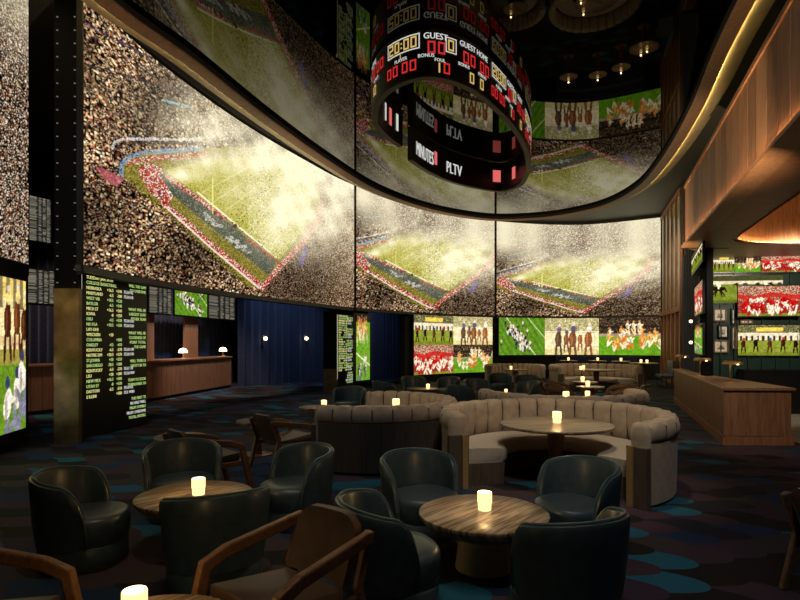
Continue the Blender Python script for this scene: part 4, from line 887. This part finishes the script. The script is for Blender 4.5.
# ------------------------------------------------------------------ beige booths
def booth(label, cx, cy, a0, a1, Ro=1.5, H=.92, group='curved beige booths', arms=True, nchan=None, shell='velvet'):
    t = thing('booth', label, 'booth', (cx, cy, 0), 0, group); span = a1-a0; n = nchan or max(6, round(abs(span)/12.5)); per = 12
    def pol(r, a): return (r*math.cos(R(a)), r*math.sin(R(a)))
    rings = []
    for k in range(n*per+1):                             # padded back with upright channels
        a = a0+span*k/(n*per); u = (k % per)/per; bul = math.sqrt(max(0, 1-(2*u-1)**2)); b = .07*bul; e = 0
        end = min(k, n*per-k)
        shr = 0 if end >= per else .05*(1-math.sqrt(1-(1-end/per)**2))
        ri, ro = Ro-.16-b, Ro+b*.3
        prof = [(ri+.08, .36), (ri+.02, .5), (ri-.005, .66), (ri, H-.09), (ri+.015, H-.04+b*.3), (ri+.045, H-.02+b*.4-shr), ((ri+ro)/2, H-.02+b*.5-shr), (ro-.045, H-.02+b*.4-shr), (ro-.014, H-.04), (ro, H-.1), (ro, H-.17), (ro-.03, H-.21), (Ro-.09, H-.215), (Ro-.12, .36)]
        rings.append([(*pol(r, a), z) for r, z in prof])
    MB().loft(rings).build('backrest', 'velvet', t, smooth=True)
    for k in range(1, n):
        a = a0+span*k/n; MB().tube([(*pol(Ro-.175, a), .47), (*pol(Ro-.178, a), H-.09), (*pol(Ro-.16, a), H-.035), (*pol(Ro-.08, a), H-.012), (*pol(Ro-.0, a), H-.05), (*pol(Ro+.004, a), H-.19)], .009, 5).build('seam', 'seam', t, smooth=True)
    m = MB(); N = 48; rr = []
    for k in range(N+1):
        a = a0+span*k/N; rr.append([(*pol(Ro-.10, a), .03), (*pol(Ro-.02, a), .03), (*pol(Ro-.005, a), H-.22), (*pol(Ro-.10, a), H-.22)])
    m.loft(rr).build('shell', shell, t, smooth=True)
    e = 6; rr = []; rb = []
    for k in range(N+1):
        a = a0+e*.4+(span-e*.8)*k/N
        ed = min(k, N-k)/N; q = 0 if ed > .06 else (1-ed/.06)**2*.10
        rr.append([(*pol(Ro-.83+q, a), .27), (*pol(Ro-.86+q, a), .30), (*pol(Ro-.86+q, a), .41), (*pol(Ro-.82+q, a), .45), (*pol(Ro-.4, a), .462), (*pol(Ro-.24, a), .455), (*pol(Ro-.2, a), .40), (*pol(Ro-.2, a), .27)])
        rb.append([(*pol(Ro-.76, a), 0.0), (*pol(Ro-.16, a), 0.0), (*pol(Ro-.16, a), .265), (*pol(Ro-.78, a), .265)])
    MB().loft(rr).build('seat', 'cream', t, smooth=True)
    MB().loft(rb).build('seat_base', 'darkwood', t, smooth=True)
    if arms:
        for a, sg in ((a0, -1), (a1, 1)):
            c = Vector((*pol(Ro-.11, a), 0)); rd = Vector((*pol(1, a), 0)); tg = Vector((-rd.y, rd.x, 0))*sg
            def ring_at(off, sc, z): return [tuple(c+rd*(.115*sc*math.cos(2*PI*i/20))+tg*(off+.05*sc*math.sin(2*PI*i/20))+Vector((0, 0, z))) for i in range(20)]
            MB().loft([ring_at(0, .98, .42), ring_at(.0, 1.04, .60), ring_at(.01, 1.08, H-.16), ring_at(.01, 1.0, H-.06), ring_at(.005, .8, H-.015), ring_at(0, .4, H)]).build('arm_cushion', 'velvet', t, smooth=True)
            p = c+tg*.045; rz = math.atan2(rd.y, rd.x)
            MB().box((p.x, p.y, .33), (.26, .08, .66), rz).build('arm_panel', 'darkwood', t, bevel=.008)
            p = c+tg*.10-rd*.07; MB().box((p.x, p.y, .335), (.075, .035, .67), rz).build('brass_strip', 'brass', t, bevel=.006, label='vertical brass strip')
    return t
def ped_table(label, x, y, r, h=.74, mat='top2', group='pedestal tables', oval=1.0):
    t = thing('pedestal_table', label, 'table', (x, y, 0), 0, group)
    MB().lathe([(r*.9, h-.045), (r*.985, h-.035), (r, h-.02), (r, h-.008), (r*.99, h), (r*.5, h), (.001, h)], 56).build('tabletop', mat, t, smooth=True)
    MB().lathe([(.24, 0), (.24, .02), (.11, .035), (.085, .06), (.085, .4), (.11, h-.14), (.10, h-.09), (.08, h-.045)], 32).build('pedestal', 'pedestal', t, smooth=True)
    return t
BC1, BC2, BC3 = (2.0, 7.3), (-.40, 8.8), (2.98, 10.42)
booth('large beige channel-tufted round booth, nearest, opening towards us', *BC1, -62, 196, 1.46)
ped_table('oval-looking walnut table inside the nearest large booth', BC1[0]+.03, BC1[1]-.02, .72, group='booth tables'); candle('bright candle holder on the table of the nearest large booth', xat(557, 7.34), 7.34, .74)
booth('beige round booth at left seen from behind, dark wooden outer shell', *BC2, -126, 97, 1.29, shell='darkwood')
ped_table('walnut table inside the left booth seen from behind', BC2[0]+.08, BC2[1]+.06, .62, group='booth tables'); candle('bright candle holder above the back of the left booth', xat(396, 9.0), 9.0, .74)
booth('beige round booth right behind the nearest one, opening away from us', *BC3, 172, 368)
ped_table('walnut table of the booth behind the nearest booth', BC3[0]+.07, BC3[1]-.05, .78, group='booth tables'); candle('bright candle holder on the table behind the nearest booth', xat(566, 10.3), 10.3, .74); candle('smaller candle at right on the table behind the nearest booth', xat(587.5, 10.75), 10.75, .74, s=.8)
booth('left one of two distant beige booths before the picture row', 4.3, 21.0, -15, 195, 1.12, .95, 'distant beige booths', False)
ped_table('small table in the left distant booth', 4.32, 20.9, .45, .78, group='distant booth tables'); candle('tiny candle of the left distant booth', xat(511, 21.0), 21.0, .78, s=.8)
booth('right one of two distant beige booths, wider, before the jockey picture', 7.15, 20.6, -22, 202, 1.62, .95, 'distant beige booths', True)
ped_table('round table in the right distant booth with two candles', 7.15, 20.4, .75, .8, group='distant booth tables'); candle('rear tiny candle of the right distant booth', xat(583.5, 20.8), 20.8, .80, s=.9); candle('front tiny candle of the right distant booth', xat(581, 20.1), 20.1, .80, s=.9)
# ------------------------------------------------------------------ wooden armchairs
def make_armchair(label, loc, rz, group):
    t = thing('wooden_armchair', label, 'chair', loc, rz, group); W = .29
    MB().loft([[(x, y, z) for x, y in ((-.25, -.24), (.25, -.24), (.27, .27), (-.27, .27))] if 0 else [(-.25, -.24, z-.03), (.25, -.24, z-.03), (.27, .28, z+.03), (-.27, .28, z+.03)] for z in (.36, .375, .43, .44)]).build('seat', 'tan', t, bevel=.02, smooth=True)
    rings = []
    for k in range(9):
        u = k/8; z = .42+.36*u; y = -.25-.13*u; w = .25*(1 if u < .75 else math.sqrt(max(.05, 1-((u-.75)/.25)**2*.55))); rings.append([(-w, y-.03, z), (-w*.5, y-.055, z), (w*.5, y-.055, z), (w, y-.03, z), (w, y+.025, z), (w*.5, y+.0, z), (-w*.5, y+.0, z), (-w, y+.025, z)])
    MB().loft(rings).build('backrest', 'tan', t, smooth=True)
    for s in (-1, 1):
        MB().bar([(s*.30, -.40, .68), (s*.33, .14, .60), (s*.335, .27, .55), (s*.325, .42, .0)], .05, .075).build('arm', 'chairwood', t, bevel=.012)
        MB().bar([(s*.29, -.405, .71), (s*.30, -.30, .42), (s*.31, -.40, 0)], .042, .055, (0, 1, 0)).build('rear_leg', 'chairwood', t, bevel=.01)
        MB().bar([(s*.30, -.30, .35), (s*.31, .30, .35)], .035, .06).build('seat_rail', 'chairwood', t, bevel=.008)
    MB().bar([(-.32, .30, .35), (.32, .30, .35)], .035, .06).build('front_rail', 'chairwood', t, bevel=.008)
    return t
GA = 'wooden armchairs with brown leather'
W0 = make_armchair('brown leather armchair with angular wooden arms in the foreground centre', (-.66, 3.12, 0), face(-.55, -.65), GA)
dup(W0, 'wooden armchair at the lower left corner, only its arm in view', (-2.10, 2.72, 0), face(1, -.12), GA)
dup(W0, 'wooden armchair at the right edge, only a slanting leg in view', (3.20, 3.78, 0), face(1, .05), GA)
GB = 'dark wooden armchairs left of the booths'
dup(W0, 'dark wooden armchair in shadow behind the left barrel chairs', (-2.32, 6.75, 0), face(.72, .68), GB)
dup(W0, 'dark wooden armchair in shadow touching the left booth back, farther one', (-1.66, 8.15, 0), face(.72, .68), GB)
GC = 'dark wooden chairs round the distant candle tables'
for x, y, ax, ay, lb in ((3.95, 13.7, 4.6, 13.6, 'distant dark chair left of the nearer candle table behind the booths'), (4.35, 15.7, 5.0, 15.3, 'distant dark chair left of the farther candle table behind the booths'), (5.35, 13.3, 4.6, 13.6, 'distant dark chair right of the nearer candle table behind the booths'), (5.85, 14.9, 5.0, 15.3, 'distant dark chair right of the farther candle table behind the booths')):
    dup(W0, lb, (x, y, 0), face(ax-x, ay-y), GC)
for x, y, lb, lc in ((4.62, 13.6, 'small round candle table nearer to the booth, between distant dark chairs', 'candle on the nearer of two distant candle tables behind the booths'), (5.05, 15.3, 'small round candle table farther off, between distant dark chairs', 'candle on the farther of two distant candle tables behind the booths')):
    ped_table(lb, x, y, .34, .72, group='distant candle tables'); candle(lc, x-.06, y, .72, s=.9)
# side tables left of the armchairs
for x, y, lb in ((-2.92, 7.45, 'pale small table end left of the nearer dark armchair'), (-2.28, 8.95, 'pale small table end between two dark armchairs'), (-1.62, 10.8, 'pale small table beyond the dark armchairs with a small candle')):
    ped_table(lb, x, y, .33, .55, 'top2', 'pale small tables left of the booths')
candle('small candle on the pale table beyond the dark armchairs', xat(324, 10.75), 10.75, .55, s=.9)
# ------------------------------------------------------------------ tall tables at the far end
for px, D, lb, lc in ((568.5, 25.9, 'tall bistro table leftmost under the picture row', 'leftmost tiny candle under the picture row'), (597.7, 25.7, 'tall bistro table second from left under the picture row', 'second tiny candle from left under the picture row'), (621, 25.0, 'tall bistro table third from left under the rugby picture', 'third tiny candle from left under the rugby picture')):
    x = xat(px, D); ped_table(lb, x, D, .4, .95, group='tall bistro tables'); candle(lc, x, D, .95, s=.9)
x, D = xat(644, 23.4), 23.4
ped_table('tall cherry wood pedestal table near the panelled side wall with two candles', x, D, .58, .93, group='tall bistro tables')
candle('left candle on the tall pedestal table near the side wall', xat(641, 23.5), 23.5, .93, s=.9); candle('right candle on the tall pedestal table near the side wall', xat(647, 23.2), 23.2, .93, s=.9)
t = thing('upholstered_bench', 'slate blue bench with backrest against the panelled side wall', 'bench', (10.72, 22.6, 0), face(-.95, .3))
MB().box((0, .05, .42), (1.5, .5, .12)).build('seat', 'slate', t, bevel=.03); MB().box((0, -.2, .75), (1.5, .1, .6)).build('backrest', 'slate', t, bevel=.03)
for sx in (-.68, .68):
    for sy in (-.12, .24): MB().box((sx, sy, .18), (.05, .05, .36)).build('leg', 'darkwood', t)
t = thing('upholstered_bench', 'long dark navy banquette against the far wall under the picture row', 'bench', (8.3, 27.3, 0), 0); og = t.location
P = offs(SCREEN.sub(SCREEN.sof(555), SCREEN.L-.8, 12), -.1); MB().ribbon(P, .75, 1.1, -.12).build('backrest', 'bluecurt', t, og, bevel=.03); MB().ribbon(offs(P, 0), .0, .75, -.5).build('seat', 'bluecurt', t, og, bevel=.03)
# ================================================================== LIGHT
def spot(x, y, z, tx, ty, tz, power, col, ang=50, blend=.6, size=.12):
    l = bpy.data.lights.new('spot', 'SPOT'); l.energy = power; l.color = col; l.spot_size = R(ang); l.spot_blend = blend; l.shadow_soft_size = size
    o = bpy.data.objects.new('spot', l); COL.objects.link(o); o.location = (x, y, z); o.rotation_euler = (Vector((tx, ty, tz))-Vector((x, y, z))).to_track_quat('-Z', 'Y').to_euler(); return o
WARM = (1, .80, .56); COOL = (.55, .75, 1)
spot(1.3, 1.4, 7.0, 2.1, 7.2, .6, 430, WARM, 30, .9)  # added warm front fill from above the camera, no fixture there
spot(2.1, 6.4, 7.2, 2.1, 7.3, 0, 430, WARM, 34)
spot(-.2, 7.6, 7.2, -.3, 8.9, 0, 250, WARM, 34)
spot(3.0, 9.4, 7.2, 3.0, 10.4, 0, 330, WARM, 34)
spot(.7, 3.6, 7.2, .6, 4.6, 0, 230, WARM, 40)
spot(-1.8, 4.0, 7.2, -1.8, 5.2, 0, 170, WARM, 40)
spot(3.2, 2.2, 6.8, 3.3, 3.9, .3, 90, WARM, 30)
spot(-.6, 1.6, 7.2, -.7, 3.0, 0, 150, WARM, 40)
spot(7.0, 19.5, 7.2, 6.5, 20.8, 0, 520, WARM, 40)
spot(4.2, 7.2, 3.9, 6.6, 11.2, .5, 210, (1, .76, .5), 60)
spot(5.6, 6.0, 3.9, 6.4, 9.9, .5, 60, (1, .76, .5), 50)
spot(1.5, 2.0, 7.0, 4.6, 8.0, 0, 260, COOL, 100, 1)  # wide cool fill added to lift the dark carpet, no fixture
spot(-4.0, 6.0, 7.2, -4.5, 10.5, 0, 260, COOL, 90, 1)
spot(-3.4, 14.0, 7.2, -4.5, 17.0, 0, 200, COOL, 70, 1)
spot(-5.6, 17.5, 6.5, -7.0, 20.0, 1.0, 1100, (1, .72, .5), 60)
spot(-7.4, 14.2, 6.5, -8.6, 15.6, .8, 520, (1, .72, .5), 60)
spot(-3.4, 21.5, 5.5, -5.2, 24.5, 1.8, 300, COOL, 75)  # cool spots from here are added to wash the navy curtains
spot(-5.5, 18.0, 5.5, -8.0, 19.5, 2.2, 520, COOL, 70)
spot(-.9, 23.4, 5.0, -.6, 27.0, 1.6, 160, COOL, 60)
spot(9.0, 11.4, 3.9, 9.0, 14.4, 1.8, 330, (1, .85, .65), 110)
spot(9.0, 20.0, 6.5, 11.5, 24.5, 3.0, 260, (1, .75, .5), 70)
# added unseen spots that brighten the ceiling ring and the wooden fascia
for x, y, z, tx, ty, tz, p, an in ((-1.0, 5.5, 2.4, -4.4, 10.0, 7.3, 420, 60), (.5, 14.0, 2.5, -2.6, 16.5, 7.3, 480, 60), (3.6, 18.0, 2.4, 4.0, 25.0, 7.3, 1000, 80), (5.0, 12.0, 2.4, 7.4, 15.0, 7.3, 800, 60), (3.2, 6.0, 2.4, 5.6, 9.5, 7.3, 600, 50)):
    spot(x, y, z, tx, ty, tz, p, (1, .70, .42), an, 1, 0)
spot(1.6, 6.0, 5.2, 5.2, 9.5, 4.7, 60, (1, .66, .42), 60, 1, .05)
def glow(x, y, z, p):
    l = bpy.data.lights.new('candle_light', 'POINT'); l.energy = p; l.color = (1, .62, .24); l.shadow_soft_size = .03
    o = bpy.data.objects.new('candle_light', l); COL.objects.link(o); o.location = (x, y, z)
for o in [o for o in COL.objects if o.type == 'EMPTY' and o.get('category') == 'candle']:
    glow(o.location.x, o.location.y, o.location.z+.24, 2.2)
w = bpy.data.worlds.new('world'); SC.world = w; w.use_nodes = True; bg = w.node_tree.nodes['Background']; bg.inputs[0].default_value = (.5, .6, .8, 1); bg.inputs[1].default_value = .004
SC.view_settings.view_transform = 'Standard'; SC.view_settings.look = 'None'; SC.view_settings.exposure = 0; SC.view_settings.gamma = 1
